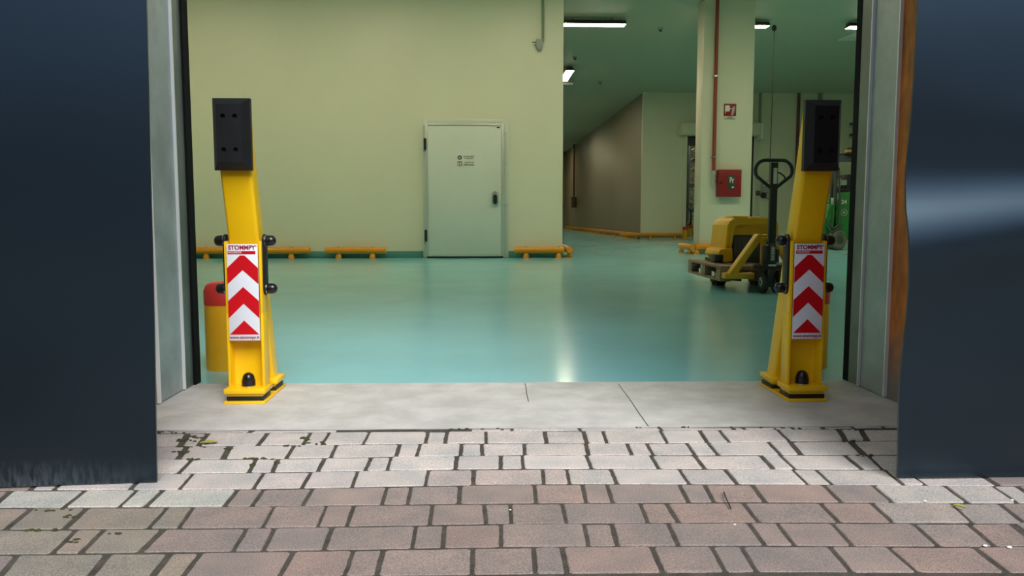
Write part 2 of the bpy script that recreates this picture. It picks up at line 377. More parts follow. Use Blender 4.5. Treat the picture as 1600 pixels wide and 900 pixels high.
for r in range(9):
    js = sorted(J[r])
    for k, ((t0, b0), (t1, b1)) in enumerate(zip(js, js[1:])):
        q = [G(t0, line(B[r], t0)), G(t1, line(B[r], t1)), G(b1, line(B[r + 1], b1)), G(b0, line(B[r + 1], b0))]
        xm = (t0 + b1) / 2
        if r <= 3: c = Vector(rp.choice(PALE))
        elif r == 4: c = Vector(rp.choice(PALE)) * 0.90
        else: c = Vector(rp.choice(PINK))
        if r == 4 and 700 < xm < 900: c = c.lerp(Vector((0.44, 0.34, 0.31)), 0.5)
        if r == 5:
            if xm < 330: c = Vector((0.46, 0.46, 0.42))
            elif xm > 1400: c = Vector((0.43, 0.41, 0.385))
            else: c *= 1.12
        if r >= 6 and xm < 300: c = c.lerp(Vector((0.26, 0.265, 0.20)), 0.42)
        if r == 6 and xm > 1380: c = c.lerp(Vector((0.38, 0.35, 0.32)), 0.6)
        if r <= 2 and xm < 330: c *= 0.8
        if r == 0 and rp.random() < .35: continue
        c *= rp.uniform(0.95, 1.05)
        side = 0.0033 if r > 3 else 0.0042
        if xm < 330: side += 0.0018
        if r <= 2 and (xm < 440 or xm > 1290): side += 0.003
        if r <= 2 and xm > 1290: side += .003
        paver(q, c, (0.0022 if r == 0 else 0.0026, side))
# rows outside the picture, same bond, toward and behind the photographer
row_y = [1.42 - 0.1215 * k for k in range(1, 12)]
for yy in row_y:
    x = -1.6 + rp.uniform(0, 0.2)
    y1 = yy + 0.1215
    while x < 2.2:
        w = rp.choice((0.10, 0.16, 0.20))
        q = [Vector((x, y1 - .006 * x, 0)), Vector((x + w, y1 - .006 * (x + w), 0)), Vector((x + w, yy - .006 * (x + w), 0)), Vector((x, yy - .006 * x, 0))]
        if y1 < 1.42: paver(q, Vector(rp.choice(PINK)), (0.002, 0.0055))
        x += w
# side bands of blocks beyond the frame edges
for r in range(9):
    for s, xe in ((-1, 0), (1, 1600)):
        js = sorted(J[r]); t, bt = js[0] if s < 0 else js[-1]
        pT, pB = G(t, line(B[r], min(max(t, 0), 1600))), G(bt, line(B[r + 1], min(max(bt, 0), 1600)))
        for k in range(7):
            w = s * rp.choice((0.10, 0.16, 0.20)); nT, nB_ = pT + Vector((w, 0, 0)), pB + Vector((w, 0, 0))
            q = [pT, nT, nB_, pB] if s > 0 else [nT, pT, pB, nB_]
            paver(q, Vector(rp.choice(PALE if r < 4 else PINK)), (0.002, 0.0055)); pT, pB = nT, nB_
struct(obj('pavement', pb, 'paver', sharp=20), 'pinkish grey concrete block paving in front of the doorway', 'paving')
b = nb(); bx(b, -9, 9, -9, 2.6, -0.2, -0.0024)
struct(obj('ground', b, 'soil'), 'dark soil filling the joints of the paving', 'ground')
b = nb(); bx(b, -9, 9, -9, 0.1, -0.006, -0.001); bx(b, -9, -3.3, 0.1, 2.5, -0.006, -0.001); bx(b, 3.6, 9, 0.1, 2.5, -0.006, -0.001)
struct(obj('yard', b, 'yard'), 'paved yard outside the doorway', 'yard')
# moss lumps in the wider joints
b = nb(); rm = random.Random(5)
def lump(bm, p, rx, ry, h):
    k = 9; ring = [bm.verts.new((p.x + rx * cos(2 * pi * i / k) * rm.uniform(.6, 1.15), p.y + ry * sin(2 * pi * i / k) * rm.uniform(.6, 1.15), -0.003)) for i in range(k)]
    mid = [bm.verts.new((p.x + (v.co.x - p.x) * .55, p.y + (v.co.y - p.y) * .55, h * rm.uniform(.6, 1.1))) for v in ring]
    tp = bm.verts.new((p.x, p.y, h * 1.1))
    for i in range(k):
        j = (i + 1) % k
        bm.faces.new((ring[i], ring[j], mid[j], mid[i])); bm.faces.new((mid[i], mid[j], tp))
for (x, y, n_, s) in [(262, 675, 6, 26), (290, 688, 9, 16), (310, 683, 8, 18), (285, 707, 8, 14), (322, 694, 5, 18), (298, 699, 6, 22), (355, 700, 4, 8), (455, 697, 5, 14), (412, 717, 7, 30), (436, 724, 4, 6), (476, 684, 5, 9), (305, 718, 5, 10), (395, 727, 3, 5), (1190, 669, 8, 60), (1310, 672, 8, 40), (1020, 668, 5, 60), (1318, 690, 5, 16), (1350, 712, 4, 14), (500, 693, 4, 8), (80, 797, 6, 40), (110, 806, 5, 12), (60, 829, 6, 30), (110, 846, 4, 10), (180, 832, 3, 10), (745, 671, 6, 40), (480, 690, 3, 6)]:
    for _ in range(n_):
        p = G(x + rm.uniform(-s, s), y + rm.uniform(-1.5, 1.5) * (1 if s > 12 else 2)); q_ = rm.uniform(.004, .010)
        lump(b, p, q_ * 1.3, q_, 0.0022)
tag(obj('moss', b, 'moss'), 'dark green moss growing in the joints of the block paving', 'moss', kind='stuff')

# ---- shell
def wallbox(name, x0, x1, y0, y1, z0, z1, m, label):
    b = nb(); bx(b, x0, x1, y0, y1, z0, z1); return struct(obj(name, b, m), label, 'wall')
wallbox('wall_left', WL - 0.2, WL, 3.2, YC, 0, CE, 'wall', 'cream side wall at the left end of the hall')
wallbox('wall_right', WR, WR + 0.2, 3.2, YB, 0, CE, 'wall', 'cream side wall at the right end of the hall')
wallbox('wall_coldroom_front', WL, XC, YC, YC + 0.12, 0, CE, 'wall', 'wide cream cold room wall holding the white door')
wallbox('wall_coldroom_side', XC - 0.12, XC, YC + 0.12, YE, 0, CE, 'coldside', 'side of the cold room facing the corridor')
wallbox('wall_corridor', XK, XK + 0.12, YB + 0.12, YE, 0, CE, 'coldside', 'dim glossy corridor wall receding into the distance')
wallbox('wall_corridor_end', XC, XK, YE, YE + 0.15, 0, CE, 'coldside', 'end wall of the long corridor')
OX0, OX1, OZ = AY(1072, 300, YB).x, AY(1175.5, 300, YB).x, AY(1085, 212, YB).z
b = nb(); bx(b, XK, OX0, YB, YB + 0.12, 0, CE); bx(b, OX1, WR, YB, YB + 0.12, 0, CE); bx(b, OX0, OX1, YB, YB + 0.12, OZ, CE)
struct(obj('wall_back', b, 'wall'), 'cream back wall with the roller door opening', 'wall')
OH = 3.6
b = nb(); bx(b, WL - 0.2, JL - 0.02, 2.52, 3.19, 0, CE + 0.6); bx(b, JR + 0.02, WR + 0.2, 2.50, 3.12, 0, CE + 0.6); bx(b, JL - 0.02, JR + 0.02, 2.50, 3.15, OH, CE + 0.6)
struct(obj('wall_front', b, 'wall'), 'facade wall around the doorway', 'wall')
b = nb(); bx(b, WL - 0.2, WR + 0.2, 3.1, YB + 0.12, CE, CE + 0.15); bx(b, XC - 0.3, XK + 0.3, YB + 0.12, YE + 0.2, CE, CE + 0.15)
struct(obj('ceiling', b, 'ceil'), 'greenish panel ceiling of the hall', 'ceiling')
# store behind the roller door
b = nb(); bx(b, XK + .2, OX1 + 1.6, 35.5, 35.6, 0, CE); bx(b, XK + .13, XK + .2, YB + .13, 35.6, 0, CE); bx(b, OX1 + 1.6, OX1 + 1.7, YB + .13, 35.6, 0, CE); bx(b, XK + .13, OX1 + 1.6, YB + .13, 35.6, CE, CE + .1)
struct(obj('wall_storeroom', b, 'darkroom'), 'walls of the store room seen through the roller door opening', 'wall')
# skirting
DX0, DX1 = AY(661.5, 402, YC).x, AY(794, 402, YC).x
b = nb(); bx(b, WL, DX0, YC - 0.012, YC, 0, 0.115, 0.004); bx(b, DX1, XC + 0.012, YC - 0.012, YC, 0, 0.115, 0.004)
struct(obj('baseboard_coldroom', b, 'skirt'), 'dark teal skirting along the foot of the cold room wall', 'skirting')

# ---- jambs: orange primed plate, galvanised sheet with bright lips, grey profile, black seal
for s, X, nm, f0 in ((1, JL, 'left', 2.81), (-1, JR, 'right', 2.80)):
    def slab(bm, y0, y1, proud, z0=0.0, thick=0.03, bev=0.0):
        a, c = X - s * thick, X + s * proud
        bx(bm, min(a, c), max(a, c), y0, y1, z0, OH, bev)
    e = 0.0 if s > 0 else -0.045
    b = nb(); slab(b, 2.40 + e, f0, 0.0); struct(obj('trim_' + nm + '_primer', b, 'primer' if s < 0 else 'primertan'), ('orange' if s < 0 else 'tan') + ' primed steel strip on the ' + nm + ' side of the doorway', 'door frame')
    b = nb(); slab(b, f0, 3.045 + e, 0.006, 0.004); struct(obj('trim_' + nm + '_sheet', b, 'galv'), 'galvanised sheet lining the ' + nm + ' side of the doorway', 'door frame')
    b = nb(); slab(b, f0 - 0.004, f0 + 0.003, 0.013, 0.004)
    slab(b, 3.035 + e, 3.043 + e, 0.016, 0.004)
    struct(obj('trim_' + nm + '_lip', b, 'galvedge'), 'bright folded edges of the galvanised sheet on the ' + nm + ' side', 'door frame')
    b = nb(); slab(b, 3.045 + e, 3.135 + e if s > 0 else 3.097, 0.010 if s > 0 else 0.003); struct(obj('trim_' + nm + '_profile', b, 'galv2'), 'grey steel profile behind the galvanised sheet on the ' + nm + ' side', 'door frame')
    b = nb(); slab(b, 3.135 if s > 0 else 3.097, 3.195 if s > 0 else 3.142, 0.019 if s > 0 else 0.004); struct(obj('trim_' + nm + '_seal', b, 'seal'), 'black rubber seal strip on the ' + nm + ' inner edge of the doorway', 'door seal')

# ---- navy sliding leaves
def leaf(name, origin, ang, edge, dent, xdir, W, m, label):
    """edge(z): local x of the visible vertical edge; dent(x,z): local y offset; xdir: +1 grows to +x"""
    bm = nb(); nx, nz, T = 44, 150, 0.007; Ht = 3.75
    zs = [0.004 + (Ht) * ((j / nz) ** 1.35) for j in range(nz + 1)]
    fr, bk = [], []
    for z in zs:
        e = edge(z); A, Bk = [], []
        for i in range(nx + 1):
            u = (i / nx) ** 1.5; x = e + xdir * u * W
            d = dent(abs(x - e), z)
            A.append(bm.verts.new((x, d, z))); Bk.append(bm.verts.new((x, d + T, z)))
        fr.append(A); bk.append(Bk)
    for j in range(nz):
        for i in range(nx):
            bm.faces.new((fr[j][i], fr[j][i + 1], fr[j + 1][i + 1], fr[j + 1][i])); bm.faces.new((bk[j][i + 1], bk[j][i], bk[j + 1][i], bk[j + 1][i + 1]))
        for i in (0, nx): bm.faces.new((fr[j][i], fr[j + 1][i], bk[j + 1][i], bk[j][i]))
    for j in (0, nz):
        for i in range(nx): bm.faces.new((fr[j][i], fr[j][i + 1], bk[j][i + 1], bk[j][i]))
    o = obj(name, bm, m, None, origin, (0, 0, ang)); return struct(o, label, 'door')
pL0, pL1 = G(0, 765), G(245, 755)
def dentL(x, z): return 0.004 * sin(z * 2.1 + x) + 0.003 * sin(z * 5 + 2 * x)
leaf('door_1', pL1, atan2(pL1.y - pL0.y, pL1.x - pL0.x) * 0.9, lambda z: 0.020 * z, dentL, -1, 2.1, 'leafL', 'dark navy sliding steel door leaf at the left of the doorway')
pR0 = G(1403, 749)
EP = [(-1, 1402), (0, 1435), (100, 1430), (200, 1422.5), (290, 1415.5), (330, 1416.5), (400, 1421.5), (450, 1420.5), (500, 1417), (560, 1410), (620, 1405), (760, 1402.5)]
EP = EP[1:]
def dentR(x, z):
    zc = 0.69 + 0.10 * x; w = 0.098 * (1 - min(0.5, 0.9 * x)); amp = 0.014 * max(0.35, 1 - 0.8 * x)
    t = (z - zc) / w
    d = amp * (t * 1.65 * exp(-0.5 * t * t / 1.2))
    d += 0.018 * exp(-((z - 0.95) / 0.22) ** 2) * 0.4
    return d + 0.0025 * sin(z * 4 + 3 * x)
def edge_pt(y, x):
    z = AY(x, y, pR0.y).z; p = AY(x, y, pR0.y + dentR(0, z)); return (p.z, p.x - pR0.x)
tabR = sorted(edge_pt(y, x) for y, x in EP)
def edgeR(z): return line(tabR, z) if z < tabR[-1][0] else tabR[-1][1]
leaf('door_2', pR0, radians(-0.6), edgeR, dentR, 1, 2.4, 'leafR', 'dark navy sliding steel door leaf with a dented edge at the right')

# ================================================================== PROTECTION POSTS
PX, PY = -0.8635, 2.795
def z_at(y, Y, x=380): return AY(x, y, Y).z
post = thing('protection_post', 'yellow protection post with red chevron plate at the left of the doorway, brightly lit', 'protection post', (PX, PY, 0), 0, 'door protection posts')
b = nb(); prism(b, [(-.0745, 0), (.0745, 0), (.0745, .31), (-.0745, .31)], 'z', 0.0, 0.010, 0.0015); obj('base_plate', b, 'yellow', post)
for (y0, y1, hw) in ((0.012, 0.108, 0.067), (0.178, 0.292, 0.068)):
    b = nb(); bx(b, -hw, hw, y0, y1, 0.010, 0.026, 0.002); obj('rubber_pad', b, 'rubber', post)
    b = nb(); bx(b, -hw + .003, hw - .003, y0 + .003, y1 - .003, 0.026, 0.037, 0.001); bx(b, -hw - .008, hw + .008, y0 - .008, y1 + .004, 0.037, 0.056, 0.003)
    obj('foot_plate', b, 'yellow', post)
zt = z_at(377, PY + .038)
CW = 0.0665; ft = 0.0095
b = nb()
poly = [(-CW, .038), (-CW + ft, .038), (-CW + ft, .092), (CW - ft, .092), (CW - ft, .038), (CW, .038), (CW, .102), (-CW, .102)]
prism(b, poly, 'z', 0.056, 0.33, 0.001)
bx(b, -CW, -CW + ft, .038, .102, 0.33, zt, 0.001); bx(b, CW - ft, CW, .038, .102, 0.33, zt, 0.001)
obj('channel_column', b, 'yellow', post)
# leaning square tube with rounded corners
lean = 0.27; TW = 0.0560; TD = 0.078; zb0, zb1 = z_at(265.5, PY - .06), z_at(152, PY - .06); z0t, z1t = 0.056, zb1 - .012
def yf(z): return 0.052 + (zt - min(z, zb0 + .01)) * lean
def yr(z): return 0.052 + (zt - z) * lean + TD
b = nb(); rc = 0.013; sec = []
for cx_, cy_, a0 in ((TW - rc, TD - rc, 0), (-TW + rc, TD - rc, 90), (-TW + rc, rc, 180), (TW - rc, rc, 270)):
    for k in range(6):
        a = radians(a0 + 18 * k); sec.append((cx_ + rc * cos(a), cy_ + rc * sin(a)))
def sect(z):
    d = yr(z) - yf(z); return [b.verts.new((x, yf(z) + (y if d > .06 else y * d / TD), z)) for x, y in sec]
rs = [sect(z) for z in (z0t, zt, zb0 + .01, zb0 + .10, z1t)]
for A, Bq in zip(rs, rs[1:]):
    for i in range(len(sec)):
        j = (i + 1) % len(sec); b.faces.new((A[i], A[j], Bq[j], Bq[i]))
b.faces.new(rs[0]); b.faces.new(rs[-1])
obj('leaning_column', b, 'yellow', post)
# chevron sign plate
zs0, zs1 = z_at(532, PY + .032), z_at(381.5, PY + .032)
SW = CW - ft - 0.0015; SH = zs1 - zs0
b = nb(); bx(b, -SW, SW, 0.031, 0.035, zs0, zs1, 0.0005)
sign = obj('chevron_sign', b, 'signwhite', post)
def sv(y): return zs1 - SH * (y - 381.5) / 150.5
b = nb(); ys = 0.0302
def poly2(bm, pts):
    A = [bm.verts.new((x, ys, z)) for x, z in pts]; Bk = [bm.verts.new((x, ys + .0008, z)) for x, z in pts]
    bm.faces.new(A); bm.faces.new(Bk[::-1])
    for i in range(len(pts)): j = (i + 1) % len(pts); bm.faces.new((A[i], A[j], Bk[j], Bk[i]))
cutx = SW * 0.15
poly2(b, [(-SW, sv(418.5)), (-cutx, sv(399)), (0, sv(399)), (0, sv(421.7)), (-SW, sv(443.5))]); poly2(b, [(0, sv(399)), (cutx, sv(399)), (SW, sv(418.5)), (SW, sv(443.5)), (0, sv(421.7))])
poly2(b, [(-SW, sv(470)), (0, sv(448)), (0, sv(474)), (-SW, sv(497))]); poly2(b, [(0, sv(448)), (SW, sv(470)), (SW, sv(497)), (0, sv(474))])
poly2(b, [(-SW * .95, sv(522.5)), (0, sv(500.5)), (SW * .95, sv(522.5))])
obj('chevrons', b, 'red', sign)
b = nb(); poly2(b, [(-SW * .93, sv(392)), (SW * .86, sv(392)), (SW * .86, sv(397)), (-SW * .93, sv(397))]); obj('red_band', b, 'red', sign)
text('logo_lettering', 'STOMMPY', 0.0215, 'crimson', sign, (-.001, ys, sv(387.0)), bold=0.0006, width=SW * 1.76)
text('registered_mark', '®', 0.006, 'crimson', sign, (SW * .91, ys, sv(384.4)))
text('band_lettering', 'SHOCKPROOF', 0.0100, 'signwhite', sign, (-SW * .45, ys - .0006, sv(394.5)), width=SW * .85)
text('web_lettering', 'www.stommpy.it', 0.0145, 'crimson', sign, (0, ys, sv(527.2)), bold=0.0003, width=SW * 1.93)
# bolt cap in the channel
b = nb(); lathe(b, [(.0265, 0), (.0265, .003)], (0, .060, .056), (0, 0, 1)); lathe(b, [(0, .003), (.0265, .003)], (0, .060, .056), (0, 0, 1)); obj('washer', b, 'steel', post)
b = nb(); lathe(b, [(.0, .003), (.0245, .003), (.0245, .024), (.0225, .0255), (.0215, .033), (.0185, .041), (.013, .047), (.006, .050), (0, .0505)], (0, .060, .056), (0, 0, 1)); obj('bolt_cap', b, 'cap', post)
# straps with capped bolts on both flanges
zu, zl = z_at(376, PY + .07), z_at(451, PY + .07)
for s in (-1, 1):
    b = nb(); out = []
    for k in range(13): a = pi * k / 12; out.append((.073 + .023 * cos(a), zu + .001 + .023 * sin(a)))
    for k in range(13): a = pi + pi * k / 12; out.append((.073 + .023 * cos(a), zl - .001 + .023 * sin(a)))
    prism(b, out, 'x', s * CW, s * (CW + .008), 0.001); st = obj('strap', b, 'rubber', post)
    for z in (zu, zl):
        b = nb(); lathe(b, [(0, 0), (.021, 0), (.021, .003), (0, .003)], (s * (CW + .008), .073, z), (s, 0, 0)); obj('bolt_washer', b, 'steel', st)
        b = nb(); lathe(b, [(0, .003), (.0195, .003), (.0195, .020), (.0182, .027), (.0145, .033), (.008, .0365), (0, .0375)], (s * (CW + .008), .073, z), (s, 0, 0)); obj('bolt_cap', b, 'cap', st)
# black bumper block: bevelled frustum with four bolt recesses
BH = zb1 - zb0; BW = 0.064
b = nb()
def quad_ring(hw, h0, h1, y): return [b.verts.new((x, y, z)) for x, z in ((-hw, h0), (hw, h0), (hw, h1), (-hw, h1))]
rb = [quad_ring(BW, 0, BH, 0), quad_ring(BW, 0, BH, -.020), quad_ring(BW - .021, .026, BH - .024, -.052)]
for A, Bq in zip(rb, rb[1:]):
    for i in range(4): j = (i + 1) % 4; b.faces.new((A[i], A[j], Bq[j], Bq[i]))
b.faces.new(rb[0])
# front face with four bolt recesses
hx, hz = 0.0205, (BH * .275, BH * .735); fwid = BW - .021; f0z, f1z = .026, BH - .024; yfz = -.052
xs_ = [-fwid, 0, fwid]; zs_ = [f0z, (hz[0] + hz[1]) / 2, f1z]
gv = [[b.verts.new((x, yfz, z)) if not ((i in (0, 2)) and (k in (0, 2))) else None for i, x in enumerate(xs_)] for k, z in enumerate(zs_)]
gv[0][0], gv[0][2], gv[2][2], gv[2][0] = rb[2]
for k in (0, 1):
    for i in (0, 1):
        cs = [gv[k][i], gv[k][i + 1], gv[k + 1][i + 1], gv[k + 1][i]]
        cxh = (-hx, hx)[i]; czh = hz[k]; R = .0085; n = 16
        circ = [b.verts.new((cxh + R * cos(2 * pi * t / n + pi * 1.25), yfz, czh + R * sin(2 * pi * t / n + pi * 1.25))) for t in range(n)]
        inn = [b.verts.new((v.co.x, yfz + .012, v.co.z)) for v in circ]
        q4 = n // 4
        for c4 in range(4):
            a, nx_ = cs[c4], cs[(c4 + 1) % 4]
            b.faces.new([a, nx_] + [circ[(c4 * q4 + t) % n] for t in range(q4, -1, -1)])
        for t in range(n): b.faces.new((circ[t], circ[(t + 1) % n], inn[(t + 1) % n], inn[t]))
        b.faces.new(inn)
zmid0 = zb0
bump = obj('rubber_bumper', b, 'rubber', post, (0, yf(zmid0 + .01) - 0.0005, zmid0), sharp=20)
p2 = dup(post); p2.location = (1.2125, 2.748, 0)
tag(p2, 'darker yellow protection post with red chevron plate, right of the doorway', 'protection post', 'door protection posts')

# ================================================================== BOLLARDS
bol = thing('bollard', 'short yellow bollard with red top behind the left protection post', 'bollard', (-1.155, 3.485, 0), 0, 'red topped bollards')
def bollard_parts(root, R=0.081, hh=0.395, hc=0.293):
    b = nb(); lathe(b, [(0, 0), (R, 0), (R, hc), (0, hc)], (0, 0, 0), (0, 0, 1), 40); obj('body', b, 'yellow2', root)
    b = nb(); lathe(b, [(0, hc), (R + .0015, hc), (R + .0015, hh - .04), (R - .006, hh - .018), (R - .022, hh - .005), (R - .04, hh), (0, hh)], (0, 0, 0), (0, 0, 1), 40); obj('cap', b, 'redcap', root)
bollard_parts(bol)
for (x, Y, px, lab) in ((1.508, 3.43, None, 'short yellow bollard with red top behind the right protection post'),
                  (AY(1070.3, 373, YB - .25).x, YB - .25, None, 'tiny far bollard with red top at the left foot of the roller door opening'),
                  (AY(1078.5, 373, 27.6).x, 27.6, None, 'dull orange bollard with red top inside the roller door opening, beside the column')):
    d = dup(bol); d.location = (x, Y, 0); tag(d, lab, 'bollard', 'red topped bollards')

# ================================================================== FLOOR TUBE BARRIERS
def barrier(label, p0, p1, feet, group='orange tube barriers', r=0.056, zc=0.132):
    p0 = Vector((p0[0], p0[1], 0)); p1 = Vector((p1[0], p1[1], 0)); L = (p1 - p0).length; d = (p1 - p0).normalized()
    t = thing('tube_barrier', label, 'barrier', p0, atan2(d.y, d.x), group)
    b = nb(); lathe(b, [(0, 0), (r - .008, 0), (r, .008), (r, L - .008), (r - .008, L), (0, L)], (0, 0, zc), (1, 0, 0), 24); obj('rail', b, 'orange', t)
    for f in feet:
        x = f * L
        b = nb(); lathe(b, [(0, 0), (.052, 0), (.052, .022), (.048, .042), (.040, .060), (.030, .074), (.030, zc - .01), (0, zc - .01)], (x, 0, 0), (0, 0, 1), 20); obj('foot', b, 'orange', t)
        b = nb(); lathe(b, [(.020, 0), (.020, .004), (0, .004)], (x, 0, zc + r - .001), (0, 0, 1), 12); obj('plug', b, 'black', t)
    return t
YT = YC - 0.115
def bxat(x): return AY(x, 390, YT).x
def wallbar(label, x0, x1, fx):
    a, c = bxat(x0), bxat(x1); return barrier(label, (a, YT), (c, YT), [(bxat(f) - a) / (c - a) for f in fx])
wallbar('long orange tube barrier on the cold room wall, partly behind the left protection post', 286, 485, (322, 390, 455))
wallbar('short orange tube barrier on the wall just left of the white door', 508, 603, (529, 582))
wallbar('orange tube barrier on the cold room wall, right of the white door', 803, 881, (822, 873))
barrier('orange tube barrier running back round the corner of the cold room wall', (XC + .115, YT - .02), (XC + .115, YT + 1.9), (0.07, 0.9))
Yw = YB - .10
barrier('orange tube barrier along the foot of the far back wall', (AY(968, 366, Yw).x, Yw), (AY(1064, 366, Yw).x, Yw), (0.1, 0.5, 0.9))
for k in range(10):
    y0 = 24.85 + k * 2.1
    barrier('orange tube barrier in the row receding along the corridor wall', (XK - .10, y0), (XK - .10, y0 + 2.0), (0.06, 0.35, 0.65, 0.94), 'corridor wall barriers')

# ================================================================== COLD ROOM DOOR
YD = YC - 0.02
dr = struct(thing('door_3', 'white cold room door with black hinges and lever', 'door', (0, 0, 0)))
lx0, lx1 = AY(666.5, 300, YD).x, AY(786, 300, YD).x; lz1, lz0 = AY(726, 194.5, YD).z, 0.03
fx0, fx1, fz1 = AY(661, 300, YC).x, AY(794.5, 300, YC).x, AY(726, 186, YC).z
b = nb(); bx(b, fx0, lx0 + .02, YC - .018, YC, 0, fz1, .003); bx(b, lx1 - .02, fx1, YC - .018, YC, 0, fz1, .003); bx(b, lx0 + .02, lx1 - .02, YC - .018, YC, lz1 - .02, fz1, .003)
fr_ = obj('door_frame', b, 'door', dr)
b = nb()
for x, z in ((fx0 + .03, .35), (fx0 + .03, 1.0), (fx0 + .03, 1.73), (fx0 + .03, 2.2), (fx1 - .05, .9), (fx1 - .05, 1.6), (fx1 - .05, 2.1)):
    lathe(b, [(.014, 0), (.012, .006), (0, .008)], (x, YC - .018, z), (0, -1, 0), 12)
obj('screw_cap', b, 'alu', fr_)
b = nb(); bx(b, lx0, lx1, YC - .105, YC - .02, lz0, lz1, .004); pn = obj('door_panel', b, 'door', dr)
b = nb(); yq = YC - .112; bw = .035
bx(b, lx0 - .004, lx0 + bw, yq, YC - .03, lz0, lz1, .004); bx(b, lx1 - bw, lx1 + .004, yq, YC - .03, lz0, lz1, .004)
bx(b, lx0 + bw, lx1 - bw, yq, YC - .03, lz1 - bw, lz1 + .003, .004); bx(b, lx0 + bw, lx1 - bw, yq, YC - .03, lz0 - .002, lz0 + bw, .004)
obj('edge_profile', b, 'alu', dr)
b = nb(); bx(b, lx0 + .0, lx1 + .0, YC - .10, YC - .02, .004, lz0 - .003); obj('bottom_seal', b, 'black', dr)
for yy in (226, 368):
    z = AY(666, yy, YD).z
    hg = nb(); bx(hg, lx0 - .035, lx0 + .01, YC - .135, YC - .02, z - .10, z + .10, .012, 3); h_ = obj('hinge', hg, 'black', dr)
    b = nb(); cyl(b, (lx0 - .03, YC - .115, z - .135), (lx0 - .03, YC - .115, z - .09), .02, n=14); obj('hinge_pin', b, 'steel', h_)
# lever handle
hz_ = AY(773.5, 309, YD).z; hx_ = AY(773.5, 309, YD).x; out = []
for k in range(17): a = pi * k / 16; out.append((hx_ + .055 * cos(a), hz_ + .055 + .055 * sin(a)))
for k in range(17): a = pi + pi * k / 16; out.append((hx_ + .055 * cos(a), hz_ - .065 + .055 * sin(a)))
b = nb(); prism(b, out, 'y', YC - .105, YC - .130, .004); hb = obj('handle_plate', b, 'grey', dr)
out = []
for k in range(17): a = pi * k / 16; out.append((hx_ + .033 * cos(a), hz_ + .02 + .033 * sin(a)))
for k in range(17): a = pi + pi * k / 16; out.append((hx_ + .033 * cos(a), hz_ - .075 + .033 * sin(a)))
b = nb(); prism(b, out, 'y', YC - .128, YC - .165, .010, 3); obj('lever', b, 'black', hb)
b = nb(); lathe(b, [(0.011, 0), (.011, .006), (0, .006)], (hx_, YC - .130, hz_ + .075), (0, -1, 0), 12); obj('key_lock', b, 'steel', hb)
# notice on the door
nx0, nx1 = AY(714.5, 250, YD).x, AY(742, 250, YD).x; nz1, nz0 = AY(728, 242, YD).z, AY(728, 261, YD).z; yn = YC - .105
b = nb(); bx(b, nx0, nx1, yn - .003, yn, nz0, nz1); nt_ = obj('notice', b, 'white', dr)
nh = nz1 - nz0; yy_ = yn - .004
b = nb(); lathe(b, [(0.0, .0), (.037, .0), (.037, .001), (0, .001)], (nx0 + .043, yn - .0031, nz1 - .052), (0, -1, 0), 20); rd = obj('round_symbol', b, 'signgreen', nt_)
b = nb()
for k in range(3):
    a = pi / 3 * k + .3; bx(b, -.022, .022, -.0005, .0005, -.003, .003, T=Matrix.Translation((nx0 + .043, yy_ - .0008, nz1 - .052)) @ Matrix.Rotation(a, 4, 'Y'))
obj('symbol_mark', b, 'white', rd)
b = nb(); bx(b, nx0 + .005, nx0 + .083, yy_, yn - .0031, nz0 + .008, nz0 + .088); es = obj('exit_symbol', b, 'signgreen', nt_)
b = nb(); zz = nz0 + .008; xx = nx0 + .005
bx(b, xx + .010, xx + .024, yy_ - .001, yy_, zz + .006, zz + .072); bx(b, xx + .056, xx + .066, yy_ - .001, yy_, zz + .006, zz + .072)
lathe(b, [(0, 0), (.007, 0), (.007, .001), (0, .001)], (xx + .043, yy_, zz + .064), (0, -1, 0), 12)
for (a0, a1) in (((.042, .056), (.038, .034)), ((.038, .034), (.050, .022)), ((.050, .022), (.050, .008)), ((.038, .034), (.028, .010)), ((.041, .052), (.030, .044)), ((.041, .052), (.053, .044))):
    p, q = Vector((xx + a0[0], yy_ - .0005, zz + a0[1])), Vector((xx + a1[0], yy_ - .0005, zz + a1[1])); cyl(b, p, q, .004, n=6)
obj('running_figure', b, 'white', es)
cxn = (nx0 + .095 + nx1) / 2
text('notice_lettering', 'LASCIARE LIBERO\nIL PASSAGGIO', .030, 'textdark', nt_, (cxn, yy_, nz1 - .050), bold=.0006, width=nx1 - nx0 - .115)
text('exit_lettering', 'USCITA DI\nEMERGENZA', .036, 'textdark', nt_, (cxn, yy_, nz0 + .048), bold=.001, width=nx1 - nx0 - .115)
b = nb(); bx(b, AY(776, 200, YD).x, AY(780.5, 200, YD).x, YC - .116, YC - .112, AY(778, 201, YD).z, AY(778, 199.3, YD).z); obj('maker_plate', b, 'black', dr)

# siren + conduit on cold room wall
cx0 = AY(848, 30, YC).x; zc0 = AY(848, 66, YC).z
tag(obj('conduit', (lambda bm: (cyl(bm, (0, 0, 0), (0, 0, CE - zc0), .022, n=12), bm)[1])(nb()), 'conduit', None, (cx0, YC - .03, zc0)), 'grey green conduit coming down the cold room wall to the small wall box', 'conduit')
sb = thing('wall_siren', 'small grey wall box with a rod under the conduit, above right of the white door', 'siren', (AY(842, 69, YC).x, YC, AY(842, 69, YC).z))
b = nb(); bx(b, -.055, .055, -.09, 0, -.06, .07, .012); lathe(b, [(.05, 0), (.045, .03), (.02, .05), (0, .052)], (0, -.05, -.058), (0, 0, -1), 16); obj('housing', b, 'grey', sb)
b = nb(); cyl(b, (-.05, -.06, .015), (-.115, -.06, .02), .008, n=8); cyl(b, (-.05, -.06, -.005), (-.075, -.06, -.045), .006, n=8); obj('rod', b, 'dgrey', sb)

